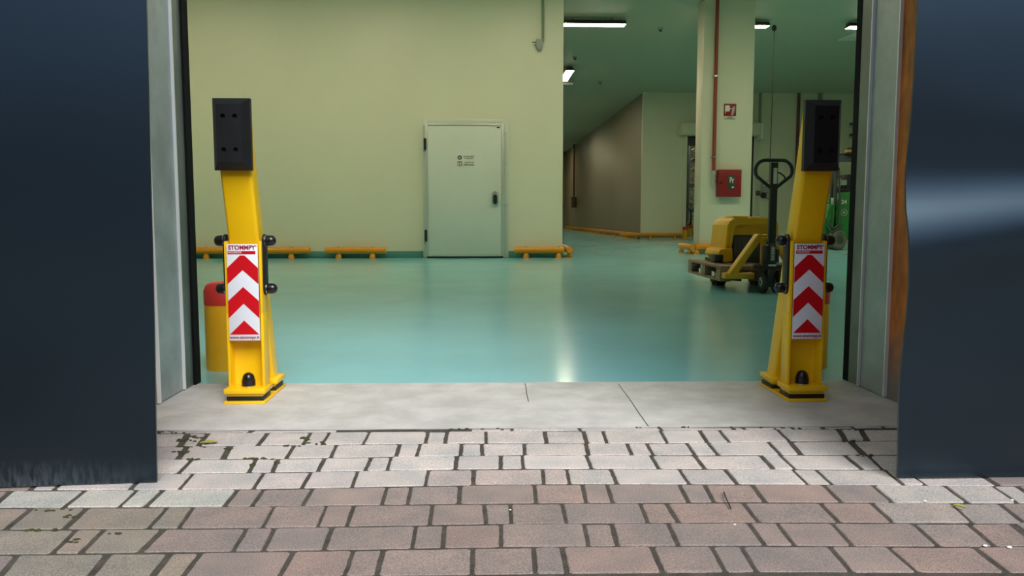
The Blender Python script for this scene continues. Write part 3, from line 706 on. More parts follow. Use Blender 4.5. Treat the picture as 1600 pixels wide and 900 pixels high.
# ================================================================== COLUMN with hose cabinet
YP = 14.3
kx0, kx1 = AY(1092.5, 390, YP).x, AY(1170.5, 390, YP).x
b = nb(); bx(b, kx0, kx1, YP, YP + .42, 0, CE, .008); struct(obj('column', b, 'wall'), 'square cream column carrying the red hose cabinet', 'column')
YQ = YP - .115
barrier('orange tube barrier across the front of the cream column, behind the loaded pallet', (AY(1086, 388, YQ).x, YQ), (AY(1168, 388, YQ).x, YQ), (0.03, .27, .9))
barrier('orange tube barrier along the left side of the cream column', (AY(1081, 388, YQ).x, YQ - .02), (AY(1081, 388, YQ).x, YQ + .85), (.15, .85))
def px(x, y, Y): return AY(x, y, Y)
pz = px(1117, 268, YP).z; pxx = px(1115.2, 200, YP).x - .004
rp_ = thing('hydrant_pipe', 'red fire water pipe running down the front of the cream column', 'pipe', (pxx, YP - .07, 0))
b = nb(); cyl(b, (0, 0, pz), (0, 0, CE), .032, n=16); obj('pipe', b, 'pipered', rp_)
for yy in (120, 246):
    z = px(1117, yy, YP).z; b = nb(); lathe(b, [(.032, -.014), (.040, -.014), (.040, .014), (.032, .014)], (0, 0, z), (0, 0, 1), 16); bx(b, -.048, .040, .0, .07, z - .012, z + .012); obj('clamp', b, 'steel', rp_)
b = nb()
for z0_, z1_, r_ in ((-.03, .01, .036), (-.10, -.03, .027), (-.13, -.10, .037), (-.20, -.13, .028), (-.24, -.20, .038), (-.27, -.24, .022)): cyl(b, (0, 0, pz + z0_), (0, 0, pz + z1_), r_, n=14)
cyl(b, (0, 0, pz - .045), (.036, 0, pz - .045), .022, n=12); cyl(b, (.026, 0, pz - .045), (.037, 0, pz - .045), .034, n=12)
cyl(b, (0, 0, pz - .165), (0, -.06, pz - .165), .02, n=10)
obj('valve', b, 'alu', rp_)
b = nb(); cyl(b, (.03, -.02, pz - .175), (.037, -.02, pz - .178), .009, n=8); obj('branch_pipe', b, 'black', rp_)
c0, c1 = px(1122.5, 265, YP - .14), px(1157.5, 307.5, YP - .14)
hc_ = thing('hose_cabinet', 'red fire hose cabinet with small window on the cream column', 'hose cabinet', (c0.x, YP, c1.z))
cw, ch = c1.x - c0.x, c0.z - c1.z
b = nb(); bx(b, 0, cw, -.13, 0, 0, ch, .006); obj('body', b, 'firered', hc_)
b = nb(); bx(b, -.002, cw + .002, -.152, -.132, -.002, ch + .002, .006); dd = obj('cabinet_door', b, 'firered', hc_)
wx0, wx1, wz0, wz1 = cw * .42, cw * .70, ch * .28, ch * .78
b = nb(); bx(b, wx0, wx1, -.155, -.1515, wz0, wz1); pw = obj('window', b, 'glass', dd)
b = nb(); yk = -.1565
bx(b, wx0 + .03, wx0 + .045, yk, -.155, wz1 - .13, wz1 - .03); bx(b, wx0 + .045, wx0 + .075, yk, -.155, wz1 - .05, wz1 - .03); bx(b, wx0 + .045, wx0 + .075, yk, -.155, wz1 - .095, wz1 - .08); bx(b, wx0 + .06, wx0 + .075, yk, -.155, wz1 - .095, wz1 - .03); bx(b, wx0 + .08, wx0 + .095, yk, -.155, wz1 - .14, wz1 - .06); bx(b, wx0 + .08, wx0 + .11, yk, -.155, wz1 - .08, wz1 - .06)
bx(b, wx1 - .05, wx1 - .012, yk, -.155, wz0 + .02, wz0 + .05)
obj('window_marks', b, 'white', pw)
b = nb(); bx(b, .03, .075, -.162, -.152, ch * .47, ch * .56, .004); obj('lock', b, 'black', dd)
# hydrant sign
s0, s1 = px(1131, 162, YP), px(1150, 181.5, YP)
fs = thing('fire_sign', 'red square hose reel sign above the red hose cabinet on the column', 'sign', (s0.x, YP, s1.z))
sw = s1.x - s0.x; sh = s0.z - s1.z
b = nb(); bx(b, 0, sw, -.006, 0, 0, sh, .001); sp_ = obj('plate', b, 'firered', fs)
b = nb(); bx(b, sw * .10, sw * .48, -.0075, -.006, sh * .38, sh * .86); bx(b, sw * .12, sw * .16, -.0075, -.006, sh * .20, sh * .38); obj('hose_symbol', b, 'white', sp_)
b = nb()
for k, (u0, v0, u1, v1) in enumerate(((.50, .60, .64, .62), (.62, .22, .86, .34), (.64, .36, .90, .50), (.66, .50, .90, .64), (.70, .62, .90, .78), (.60, .12, .80, .16))):
    p, q = Vector((sw * u0, -.0068, sh * v0)), Vector((sw * u1, -.0068, sh * v1)); cyl(b, p, q, sw * .04, sw * .02, n=8)
obj('flame_symbol', b, 'white', sp_)
b = nb(); bx(b, 0, sw, -.004, 0, -sh * .30, -.002); pl_ = obj('caption_plate', b, 'wall', fs)
text('caption_lettering', 'LANCIA', .034, 'textdark', pl_, (sw / 2, -.005, -sh * .10), bold=.001, width=sw * .4)
text('caption_lettering', 'ANTINCENDIO', .036, 'textdark', pl_, (sw / 2, -.005, -sh * .22), bold=.001, width=sw * .85)

# ================================================================== ROLLER DOOR & BACK WALL FITTINGS
rd_ = thing('roller_door', 'roller door with pale housing behind the cream column', 'roller door', (0, YB, 0))
hx0, hx1 = AY(1065, 200, YB - .4).x, AY(1189, 200, YB - .4).x; hz1, hz0 = AY(1080, 190.5, YB - .4).z, AY(1080, 211, YB - .4).z
b = nb(); bx(b, hx0, hx1, -.42, 0, hz0, hz1, .05, 3); obj('housing', b, 'wall', rd_)
b = nb(); bx(b, hx1 + .005, hx1 + .12, -.40, 0, hz0 - .12, hz1 - .02, .03, 3); obj('motor_cover', b, 'white', rd_)
for a, c in ((AY(1066, 300, YB).x, OX0), (OX1, AY(1180, 300, YB).x)):
    b = nb(); bx(b, a, c, -.06, 0, 0, hz0 + .02, .008); obj('guide_rail', b, 'wall', rd_)
b = nb(); bx(b, OX0, OX1, .02, .08, OZ - .32, OZ); obj('curtain', b, 'black', rd_)
b = nb(); bx(b, OX0, OX0 + .05, .0, .10, 0, OZ); bx(b, OX1 - .05, OX1, .0, .10, 0, OZ); obj('edge_seal', b, 'black', rd_)
def vpipe(name, x, y0, y1, r, m, label, cat, off=.05, Y=YB, clamp=()):
    p, q = AY(x, y0, Y), AY(x, y1, Y); X = AY(x, (y0 + y1) / 2, Y).x
    if name == 'conduit':
        b = nb(); cyl(b, (X, Y - off, min(CE, p.z)), (X, Y - off, q.z), r, n=12); return tag(obj(name, b, m), label, cat)
    t = thing(name, label, cat, (X, Y - off, 0)); b = nb(); cyl(b, (0, 0, min(CE, p.z)), (0, 0, q.z), r, n=12); obj('pipe', b, m, t)
    for c in clamp:
        z = AY(x, c, Y).z; b = nb(); lathe(b, [(r, -.02), (r + .02, -.02), (r + .02, .02), (r, .02)], (0, 0, z), (0, 0, 1), 12); bx(b, -.03, .03, 0, off, z - .02, z + .02); obj('clamp', b, 'steel', t)
    return t
vpipe('conduit', 1188, 60, 192, .045, 'conduit', 'grey green conduit dropping to the roller door housing on the back wall', 'conduit')
vpipe('sprinkler_pipe', 1246.5, 60, 300, .048, 'brown', 'dark red pipe down the back wall left of the right protection post', 'pipe', clamp=(122, 282))
vpipe('conduit', 1281, 60, 240, .07, 'conduit', 'thick green conduit dropping behind the right black bumper', 'conduit')
vpipe('corridor_pipe', 897, 172, 307.5, .05, 'brown', 'thin dark pipe on the corridor wall above the brown box', 'pipe', off=0.0, Y=(XK - .06) / ((897 - 750) / 1200.0))
Yk = (XK - .1) / ((896 - 750) / 1200.0)
t = thing('pipe_box', 'small brown box at the foot of the corridor pipe', 'box', (XK - .12, Yk - .10, AY(896, 323, Yk).z - .05))
b = nb(); bx(b, -.12, .12, -.3, .3, 0, .52, .02); obj('body', b, 'woodbox', t); b = nb(); bx(b, -.13, .13, -.31, .31, .52, .57, .01); obj('lid', b, 'woodbox', t)
# hanging cable with ceiling rose
hp = AY(1209.5, 47, 15.9); hq = AY(1204, 284, 16.6)
t = thing('hanging_cable', 'thin dark cable hanging from a black ceiling hook right of the column', 'cable', (0, 0, 0))
Ych = G(1209.5, 47, CE - .1).y
hp = AY(1209.5, 47, Ych)
b = nb(); sweep(b, [(hp.x, Ych, hp.z), (hp.x + .005, Ych, 3.0), (hp.x, Ych, 2.2), (hp.x - .01, Ych, AY(1204, 284, Ych).z)], .009, 8); obj('cord', b, 'black', t)
b = nb(); lathe(b, [(0, -.02), (.025, -.02), (.05, .02), (.05, .06), (.02, CE - hp.z)], (hp.x, Ych, hp.z), (0, 0, 1), 14); obj('hook', b, 'black', t)
zbox = AY(1200, 292, YB).z
t = thing('control_box', 'grey electrical control box on the back wall behind the truck handle', 'control box', (AY(1196, 292, YB).x, YB, zbox))
b = nb(); bx(b, -.16, .22, -.15, 0, -.18, .20, .02); obj('body', b, 'grey', t)
b = nb(); bx(b, -.12, .08, -.16, -.15, .02, .14); obj('face_plate', b, 'white', t)
b = nb(); lathe(b, [(0, 0), (.09, 0), (.09, .08), (.06, .12), (0, .12)], (-.08, -.04, -.28), (0, -1, 0), 16); obj('socket', b, 'black', t)
b = nb(); bx(b, -.32, -.2, -.10, 0, -.28, -.12, .02); obj('plug_socket', b, 'dgrey', t)
b = nb(); sweep(b, [(.15, -.1, -.18), (.2, -.1, -.3), (.05, -.1, -.38), (-.02, -.1, -.34)], .012, 6); obj('cord', b, 'black', t)
for yy, lab in ((196, 'small grey wall socket at the right edge of the back wall, upper one'), (213, 'small grey wall socket at the right edge of the back wall, lower one')):
    p = AY(1330, yy, YB); t = thing('wall_socket', lab, 'socket', (p.x, YB, p.z))
    b = nb(); bx(b, -.09, .3, -.08, 0, -.07, .07, .02); obj('body', b, 'grey', t); b = nb(); bx(b, -.10, .31, -.11, -.08, .0, .08, .015); obj('lid', b, 'dgrey', t)

# ================================================================== CEILING FITTINGS
ZL = CE - 0.13
Y15 = G(930, 39.5, ZL - .01).y
def lamp(label, x, y, L, rz=0.0, m='lamp', group='fluorescent ceiling lamps', drop=.13):
    t = thing('ceiling_lamp', label, 'lamp', (x, y, CE - drop), rz, group)
    b = nb(); prism(b, [(-.115, -.004), (.115, -.004), (.115, .02), (.07, .075), (.03, .09), (-.03, .09), (-.07, .075), (-.115, .02)], 'x', -L / 2, L / 2, .004); obj('housing', b, 'dgrey', t)
    b = nb(); prism(b, [(-.108, .012), (.108, .012), (.102, -.010), (-.102, -.010)], 'x', -L / 2 + .01, L / 2 - .01, .003); obj('diffuser', b, m, t)
    for s in (-1, 1):
        b = nb(); cyl(b, (s * L * .3, 0, .085), (s * L * .3, 0, drop), .008, n=8); obj('hanger', b, 'dgrey', t)
    return t
l1 = AY(977, 39.5, Y15).x
lamp('long bright fluorescent lamp under the ceiling beside the cold room wall corner', l1 - .66, Y15, 1.32)
lamp('fluorescent lamp partly hidden by the right edge of the column', AY(1200, 40, Y15).x - .64, Y15, 1.28)
lamp('fluorescent lamp partly hidden by the right side of the doorway', AY(1324, 40, Y15).x + .66, Y15, 1.32)
Y20 = G(885.5, 119, ZL - .01).y
lamp('short bright lamp in the corridor, set lengthwise', AY(885.5, 119, Y20).x, Y20, 1.56, pi / 2)
for (x, y, rz) in ((-4.9, 10.4, 0), (-1.9, 10.4, 0), (1.0, 10.4, 0), (4.2, 10.4, 0), (7.6, 10.4, 0), (11, 10.4, 0)):
    lamp('fluorescent lamp out of view under the hall ceiling', x, y, 1.56, rz)
for xl_, y in ((2.2, 27.5), (2.6, 34), (3.3, 43.2)):
    lamp('lamp out of view along the corridor ceiling', xl_, y, 1.56, pi / 2, 'lampcorr', 'corridor lamps')
lamp('lamp out of view in the store room', (OX0 + OX1) / 2, 30.0, 1.56, 0, 'lampcorr', 'store room lamp')
for (x, y, lab) in ((1032, 47.5, 'small smoke detector on the ceiling left of the column'), (898.5, 92, 'small smoke detector above the corridor lamp'), (938, 130, 'tiny dark detector on the corridor ceiling by the wall')):
    Yd = G(x, y, CE - .05).y; p = AY(x, y, Yd)
    t = thing('smoke_detector', lab, 'detector', (p.x, Yd, CE))
    b = nb(); lathe(b, [(.06, 0), (.06, -.02), (.045, -.04), (0, -.04)], (0, 0, 0), (0, 0, 1), 16); obj('base', b, 'grey', t)
    b = nb(); lathe(b, [(.035, -.04), (.03, -.075), (0, -.08)], (0, 0, 0), (0, 0, 1), 14); obj('sensor', b, 'dgrey', t)
Ys = G(884, 131, CE - .15).y
t = thing('ceiling_box', 'dark flat box hanging from the corridor ceiling below the bright lamp', 'ceiling unit', (AY(884, 131, Ys).x, Ys, CE - .16))
b = nb(); bx(b, -.35, .2, -.12, .12, -.03, .05, .015); obj('body', b, 'grey', t)
for x in (-.25, .1): b = nb(); cyl(b, (x, 0, .05), (x, 0, .16), .012, n=8); obj('hanger', b, 'grey', t)
# pale skylight panel
Yz = G(1309, 64, CE - .03).y; q0 = AY(1309, 64, Yz)
b = nb(); prism(b, [(q0.x, Yz), (q0.x + 2.2, Yz), (q0.x + 2.2, Yz - 1.1), (q0.x, Yz - 1.1)], 'z', CE - .03, CE, .005)
tag(obj('ceiling_panel', b, 'white'), 'pale square panel on the ceiling at the right edge of the doorway', 'ceiling panel')

# ================================================================== PALLET TRUCK
def pallet_truck(label, loc, rz):
    t = thing('pallet_truck', label, 'pallet truck', loc, rz)
    # local: operator at -y, forks toward +y, steering axle at y=0
    for s in (-1, 1):
        b = nb(); lathe(b, [(.045, -.022), (.088, -.022), (.098, -.016), (.100, 0), (.098, .016), (.088, .022), (.045, .022)], (s * .062, 0, .1), (1, 0, 0), 32); w = obj('steer_wheel', b, 'rubber', t)
        b = nb(); lathe(b, [(0, -.018), (.02, -.024), (.03, -.014), (.045, -.020), (.047, -.020), (.047, .020), (.045, .020), (.03, .014), (.02, .024), (0, .018)], (s * .062, 0, .1), (1, 0, 0), 24); obj('hub', b, 'alu', w)
    b = nb(); bx(b, -.036, .036, -.045, .045, .055, .25, .006); cyl(b, (-.09, 0, .1), (.09, 0, .1), .012, n=10); bx(b, -.13, .11, -.05, .09, .215, .255, .008); obj('axle_fork', b, 'black', t)
    b = nb(); lathe(b, [(0, .25), (.058, .25), (.058, .33), (.05, .34), (.05, .43), (.042, .44), (.042, .47), (0, .47)], (0, 0, 0), (0, 0, 1), 24); bx(b, -.065, -.03, -.05, .05, .26, .43, .01); bx(b, .035, .065, -.05, .04, .28, .40, .01); pm = obj('pump', b, 'black', t)
    b = nb(); bx(b, -.024, .024, -.0615, -.052, .29, .45, .001); lb = obj('instruction_plate', b, 'dgrey', pm)
    b = nb()
    for k in range(9): bx(b, -.016, .012 + .004 * (k % 2), -.0625, -.0613, .30 + k * .014, .307 + k * .014)
    obj('plate_marks', b, 'alu', lb)
    b = nb(); bx(b, -.035, .035, -.06, .03, .245, .262, .004); obj('pump_foot', b, 'alu', pm)
    # handle: shaft and loop
    hy0, hy1 = -.02, -.05
    b = nb(); bx(b, -.033, .033, hy0 - .02, hy0 + .02, .43, 1.17, .006, T=Matrix.Identity(4)); sh_ = obj('handle_shaft', b, 'black', t)
    b = nb(); bx(b, -.010, .022, hy0 - .0225, hy0 - .0205, .98, 1.12); obj('shaft_label', b, 'alu', sh_)
    pts = []
    def arc(cx, cz, r, a0, a1, n):
        for k in range(n + 1):
            a = radians(a0 + (a1 - a0) * k / n); pts.append((cx + r * cos(a), hy0, cz + r * sin(a)))
    arc(-.075, 1.098, .092, 90, 215, 8)
    pts.append((-.022, hy0, .945)); pts.append((.022, hy0, .945))
    arc(.075, 1.098, .092, -35, 90, 8)
    b = nb(); sweep(b, pts, .0165, 10, True); obj('handle_loop', b, 'black', t)
    b = nb(); sweep(b, [(.02, hy0, 1.09), (.06, hy0, 1.075), (.095, hy0, 1.05), (.11, hy0, 1.02)], .008, 8); obj('lift_lever', b, 'black', t)
    # yellow frame: A-shaped head with sloping side arms, cross bar and two forks
    b = nb()
    for s in (-1, 1):
        prism(b, [(s * .04, .530), (s * .085, .530), (s * .335, .175), (s * .335, .125), (s * .265, .125), (s * .272, .170), (s * .05, .475)][::s], 'y', .09, .19, .006)
    bx(b, -.06, .06, .09, .18, .465, .525, .008)
    bx(b, -.375, -.10, .10, .22, .118, .172, .010); bx(b, .10, .375, .10, .22, .118, .172, .010)
    bx(b, -.05, .05, .06, .13, .25, .50, .01)
    obj('frame_head', b, 'truckyel', t)
    for s in (-1, 1):
        b = nb(); prism(b, [(.18, .13), (.30, .122), (1.22, .125), (1.25, .145), (1.22, .178), (.30, .180), (.18, .182)], 'x', s * .255, s * .14, .006); fk = obj('fork', b, 'dgrey', t)  # forks coloured dark to stand for the shade inside the pallet openings
        b = nb()
        for yy in (.80, .90): cyl(b, (s * .198 - .045, yy, .041), (s * .198 + .045, yy, .041), .041, n=24)
        bx(b, s * .198 - .058, s * .198 - .047, .76, .94, .03, .11, .004); bx(b, s * .198 + .047, s * .198 + .058, .76, .94, .03, .11, .004)
        obj('load_roller', b, 'rubber', fk)
    b = nb()
    for s in (-1, 1): cyl(b, (s * .198, .2, .10), (s * .198, .78, .07), .012, n=8)
    obj('push_rod', b, 'black', t)
    return t
tx, ty = 2.622, 6.84
pallet_truck('black and yellow hand pallet truck standing under the loaded wooden pallet', (tx, ty, 0), radians(0.4))
pallet_truck('distant dark hand pallet truck inside the roller door opening', (AY(1079, 340, 28.4).x, 28.4, 0), 0.3)
# wooden pallet on the forks
zP = 0.085
pc = G(1125, 440, zP); pal = thing('wooden_pallet', 'wooden pallet raised on the forks of the pallet truck', 'pallet', (pc.x, pc.y, zP), radians(-1.2))
PW, PLn = .80, 1.20
for k in range(3):
    b = nb(); x = (0, .35, .70)[k]; bx(b, x, x + .10, 0, PLn, 0, .022, .003); obj('bottom_board', b, 'wood', pal)
for i in range(3):
    for k in range(3):
        b = nb(); x = (0, .35, .70)[i]; y = (0, .5275, 1.055)[k]; bx(b, x, x + .10, y, y + .145, .022, .100, .003); obj('block', b, 'wood', pal)
for k in range(3):
    b = nb(); y = (0, .5275, 1.055)[k]; bx(b, 0, PW, y, y + .145, .100, .122, .002); obj('stringer_board', b, 'wood', pal)
for x, w in ((0, .145), (.19, .10), (.3275, .145), (.51, .10), (.655, .145)):
    b = nb(); bx(b, x, x + w, 0, PLn, .122, .144, .003); obj('deck_board', b, 'wood', pal)
# two paper tags inside the pallet openings
for (yy, zz_, w) in ((.70, .03, .05), (.19, .035, .09)):
    b = nb(); bx(b, -.0012, .0, yy, yy + w, zz_, zz_ + .045); tg = obj('paper_tag', b, 'white', pal)
# yellow and grey machine on the pallet
zM = zP + .147
m0 = G(1118, 408, zM); my = 7.62
def MX(x, y=380): return AY(x, y, my).x
def MZ(y): return AY(1165, y, my).z
mc = thing('cleaning_machine', 'yellow hooded machine with dark grey body on the wooden pallet', 'machine', (MX(1166), my, zM))
def ux(x): return MX(x) - MX(1166)
def uz(y): return MZ(y) - zM
b = nb()
prism(b, [(ux(1133), uz(395)), (ux(1136), uz(352)), (ux(1140), uz(345)), (ux(1148), uz(340.5)), (ux(1206), uz(340.5)), (ux(1213), uz(344)), (ux(1215.5), uz(352)), (ux(1217), uz(395)), (ux(1211), uz(395)), (ux(1209), uz(355)), (ux(1204), uz(349)), (ux(1150), uz(349)), (ux(1144), uz(355)), (ux(1141), uz(395))], 'y', .0, .50, .006, 2)
hd = obj('hood', b, 'machyel', mc)
b = nb(); prism(b, [(ux(1140), uz(395)), (ux(1143), uz(354)), (ux(1149.5), uz(348)), (ux(1205), uz(348)), (ux(1210), uz(354)), (ux(1212), uz(395)), (ux(1206), uz(395)), (ux(1204), uz(367)), (ux(1151), uz(367)), (ux(1147), uz(395))], 'y', .055, .3); obj('hood_inner', b, 'machyel', hd)
b = nb(); prism(b, [(ux(1139), uz(394)), (ux(1142), uz(354)), (ux(1149), uz(347)), (ux(1205), uz(347)), (ux(1210), uz(354)), (ux(1212), uz(394)), (ux(1209.5), uz(394)), (ux(1207.5), uz(356)), (ux(1203), uz(350)), (ux(1151), uz(350)), (ux(1145), uz(356)), (ux(1142), uz(394))], 'y', -.022, .02, .008, 2); obj('hood_rim', b, 'machyel', hd)
b = nb(); bx(b, ux(1150), ux(1175), .12, .38, uz(341), uz(337.5), .006); bx(b, ux(1178), ux(1200), .12, .38, uz(341), uz(338.5), .006); obj('hood_ridge', b, 'machyel', hd)
b = nb(); bx(b, ux(1146), ux(1214), .01, .46, .02, uz(368), .02, 3)
for x in (1153, 1160, 1196): bx(b, ux(x), ux(x + 2.5), -.004, .03, .04, uz(372), .004)
obj('body', b, 'dgrey', mc)
b = nb(); prism(b, [(ux(1120), uz(399)), (ux(1123), uz(390)), (ux(1131), uz(388)), (ux(1143), uz(388)), (ux(1144), uz(408)), (ux(1128), uz(410)), (ux(1127), uz(399))], 'y', -.04, .42, .008, 2); obj('side_skirt', b, 'machyel', mc)
b = nb(); bx(b, ux(1115), ux(1129), -.05, .10, .0, uz(397), .012, 2); bx(b, ux(1122), ux(1212), .0, .44, .0, .03, .005); obj('bumper_foot', b, 'black', mc)
b = nb(); sweep(b, [(ux(1214), .2, uz(352)), (ux(1218), .2, uz(353)), (ux(1220), .2, uz(357)), (ux(1219), .2, uz(368)), (ux(1215), .2, uz(370))], .011, 8); obj('carry_handle', b, 'black', mc)

# ================================================================== FORKLIFT (right, mostly hidden)
YF = 15.8
def FX(x): return AY(x, 340, YF).x
def FZ(y, Y=YF): return AY(1310, y, Y).z
fl = thing('forklift', 'green forklift with pale grey tyre behind the right protection post', 'forklift', (FX(1310), YF, 0))
def vx(x): return FX(x) - FX(1310)
b = nb(); prism(b, [(vx(1288), .22), (vx(1346), .22), (vx(1346), FZ(298)), (vx(1313), FZ(300)), (vx(1311), FZ(315)), (vx(1297), FZ(318)), (vx(1290), FZ(345))], 'y', .05, 1.0, .03, 3); bd = obj('body', b, 'green', fl)
b = nb(); prism(b, [(vx(1299), FZ(362)), (vx(1314), FZ(355)), (vx(1314), FZ(318)), (vx(1302), FZ(320))], 'y', .0, .1, .015, 2); obj('side_cover', b, 'green', bd)
b = nb(); bx(b, vx(1303), vx(1306), -.006, .002, FZ(345), FZ(330), .002); obj('vent', b, 'black', bd)
b = nb(); bx(b, vx(1300), vx(1305), .03, .08, FZ(320), FZ(309), .004); obj('info_plate', b, 'alu', bd)
text('number_lettering', '24', .12, 'white', bd, (vx(1319.3), .043, FZ(315.5)), bold=.003)
b = nb(); lathe(b, [(.075, 0), (.075, .004), (.06, .004), (.06, 0)], (vx(1320), .049, FZ(332)), (0, -1, 0), 24); lathe(b, [(0, 0), (.03, 0), (.03, .004), (0, .004)], (vx(1320), .049, FZ(332)), (0, -1, 0), 14); obj('round_emblem', b, 'grey', bd)
b = nb(); lathe(b, [(.09, -.11), (.17, -.12), (.205, -.09), (.215, 0), (.205, .09), (.17, .12), (.09, .11)], (vx(1310), .08, .215), (.35, -1, 0), 36); w = obj('front_wheel', b, 'tyre', fl)
b = nb(); lathe(b, [(0, -.1), (.09, -.1), (.09, .1), (0, .1)], (vx(1310), .08, .215), (.35, -1, 0), 24); obj('hub', b, 'dgrey', w)
b = nb(); lathe(b, [(.07, -.09), (.16, -.09), (.165, 0), (.16, .09), (.07, .09), (.07, -.09)], (vx(1293), .35, .165), (1, 0, 0), 30); lathe(b, [(0, -.05), (.07, -.05), (.07, .05), (0, .05)], (vx(1293), .35, .165), (1, 0, 0), 20); obj('rear_wheel', b, 'rubber', fl)
for s_, nm in ((1340, 0), (1340, .9)):
    b = nb(); cyl(b, (vx(s_), nm + .1, .2), (vx(s_) + .1, nm + .1, .22), .2, n=28); obj('drive_wheel', b, 'rubber', fl)
# mast uprights, cross beam, overhead guard
for x0_, yy in ((1303, .0), (1309, .35)):
    b = nb(); bx(b, vx(x0_), vx(x0_) + .05, yy, yy + .07, .1 + .25, FZ(244), .005); obj('mast_upright', b, 'dgrey', fl)
b = nb(); bx(b, vx(1288), vx(1346), -.04, .04, FZ(252.5), FZ(242.5), .006); obj('cross_beam', b, 'rack', fl)
b = nb(); bx(b, vx(1288), vx(1346), -.045, .045, FZ(242.5), FZ(240.5), .003); bx(b, vx(1316), vx(1346), -.2, .9, FZ(242), FZ(238.5), .004); obj('guard_roof', b, 'black', fl)
b = nb(); bx(b, vx(1327), vx(1330), .8, .86, .5, FZ(241), .004); obj('guard_post', b, 'black', fl)
b = nb(); bx(b, vx(1319), vx(1327), -.03, .09, FZ(239.5), FZ(234), .01); bc = obj('beacon', b, 'beacon', fl)
b = nb(); prism(b, [(vx(1320), FZ(234)), (vx(1328), FZ(234)), (vx(1328), FZ(230)), (vx(1323), FZ(230.5))], 'y', -.02, .1, .004); obj('beacon_top', b, 'black', bc)
b = nb(); bx(b, vx(1313), vx(1332), .15, .65, FZ(302), FZ(294), .03, 3); bx(b, vx(1326), vx(1334), .15, .65, FZ(302), FZ(272), .03, 3); obj('seat', b, 'black', fl)
b = nb(); bx(b, vx(1313), vx(1322), .02, .14, FZ(289), FZ(281), .01); bx(b, vx(1311), vx(1313), .02, .14, FZ(291), FZ(279), .004); obj('dashboard', b, 'grey', fl)
b = nb(); sweep(b, [(vx(1307), -.02, FZ(262)), (vx(1309), -.03, FZ(300)), (vx(1310.5), -.04, FZ(330)), (vx(1309), -.05, FZ(350)), (vx(1302), -.05, FZ(357)), (vx(1294), -.05, FZ(352)), (vx(1290), -.03, FZ(340))], .02, 8); sweep(b, [(vx(1318), -.02, FZ(352)), (vx(1308), -.05, FZ(358)), (vx(1298), -.05, FZ(363)), (vx(1290), -.03, FZ(352))], .02, 8); obj('hose', b, 'dgrey', fl)
b = nb(); bx(b, vx(1290), vx(1303), .0, .5, FZ(384), FZ(366), .02); obj('chassis', b, 'black', fl)

# ================================================================== STORE ROOM RACK
YR = 30.5
rk = thing('storage_rack', 'tall dark steel storage rack beyond the roller door opening', 'rack', (AY(1074, 340, YR).x, YR, 0))
RW = 2.6
for sx_ in (0, RW):
    b = nb()
    for yy in (0, .9): bx(b, sx_ - .05, sx_ + .05, yy - .04, yy + .04, 0, 4.0)
    for k in range(8):
        z = .25 + k * .47; sweep(b, [(sx_, 0, z), (sx_, .9, z + (.4 if k % 2 else .0))], .025, 6)
    obj('upright_frame', b, 'rack', rk)
for z in (.9, 1.9, 2.9):
    for yy in (0, .9):
        b = nb(); bx(b, 0, RW, yy - .03, yy + .03, z, z + .12); obj('beam', b, 'rack', rk)
b = nb()
for k in range(9):
    z = .3 + k * .38; sweep(b, [(.1, -.05, z), (.42, -.05, z + .19), (.1, -.05, z + .38)], .022, 6)
bx(b, .40, .46, -.09, -.01, 0, 4.0); obj('lattice_post', b, 'rack', rk)

# ================================================================== SMALL THINGS ON THE PAVING
p = G(1131, 771); q = G(1142, 797)
b = nb(); sweep(b, [(p.x, p.y, .004), (p.x * .6 + q.x * .4 - .003, p.y * .6 + q.y * .4, .008), (q.x, q.y, .004)], .0016, 8)
tag(obj('twig', b, 'twig'), 'thin dark twig lying on the pink grey paving', 'twig')
def leaf_mesh(L, W):
    bm = nb(); n = 8; T, Bt = [], []
    for i in range(n + 1):
        u = i / n; w = W * sin(pi * min(1, u * .98 + .01)) ** .8; z = .004 + .004 * sin(u * 3)
        T.append([bm.verts.new((u * L, -w, z + .003)), bm.verts.new((u * L, 0, z)), bm.verts.new((u * L, w, z + .003))])
        Bt.append([bm.verts.new((v.co.x, v.co.y, v.co.z - .0008)) for v in T[-1]])
    for i in range(n):
        for k in (0, 1):
            bm.faces.new((T[i][k], T[i + 1][k], T[i + 1][k + 1], T[i][k + 1])); bm.faces.new((Bt[i][k], Bt[i][k + 1], Bt[i + 1][k + 1], Bt[i + 1][k]))
        for k in (0, 2): bm.faces.new((T[i][k], T[i + 1][k], Bt[i + 1][k], Bt[i][k]))
    for i in (0, n):
        for k in (0, 1): bm.faces.new((T[i][k], T[i][k + 1], Bt[i][k + 1], Bt[i][k]))
    return bm
g0 = G(312, 695)
tag(obj('fallen_leaf', leaf_mesh(.052, .010), 'leaf', None, (g0.x, g0.y, .0), (0, 0, .1)), 'yellow green fallen leaf in the mossy paving joint at the left', 'leaf')
g0 = G(1488, 794)
tag(obj('fallen_leaf', leaf_mesh(.026, .006), 'leaf', None, (g0.x, g0.y, .0), (0, 0, -.6)), 'small yellow leaf scrap in a paving joint at the right', 'leaf')
for (x, y, s, lab) in ((1445, 784, .0065, 'white stone chip in the paving joint below the right door leaf'), (1581, 782, .006, 'white stone chip near the right end of the second visible joint'), (1539.5, 853.5, .0062, 'round white stone chip at the lower right of the paving'), (1577, 856, .007, 'flat white stone chip at the lower right corner of the paving'), (797, 797, .004, 'tiny white chip left in the middle of the paving'), (1148, 820, .004, 'tiny white chip on the paving below the twig')):
    g0 = G(x, y); b = nb(); s *= .62; bmesh.ops.create_icosphere(b, subdivisions=2, radius=s)
    rq = random.Random(int(x))
    for v in b.verts: v.co = Vector((v.co.x * 1.3, v.co.y, v.co.z * .55)) * rq.uniform(.82, 1.15)
    tag(obj('stone_chip', b, 'pebble', None, (g0.x, g0.y, s * .4)), lab, 'stone chip', 'white stone chips')

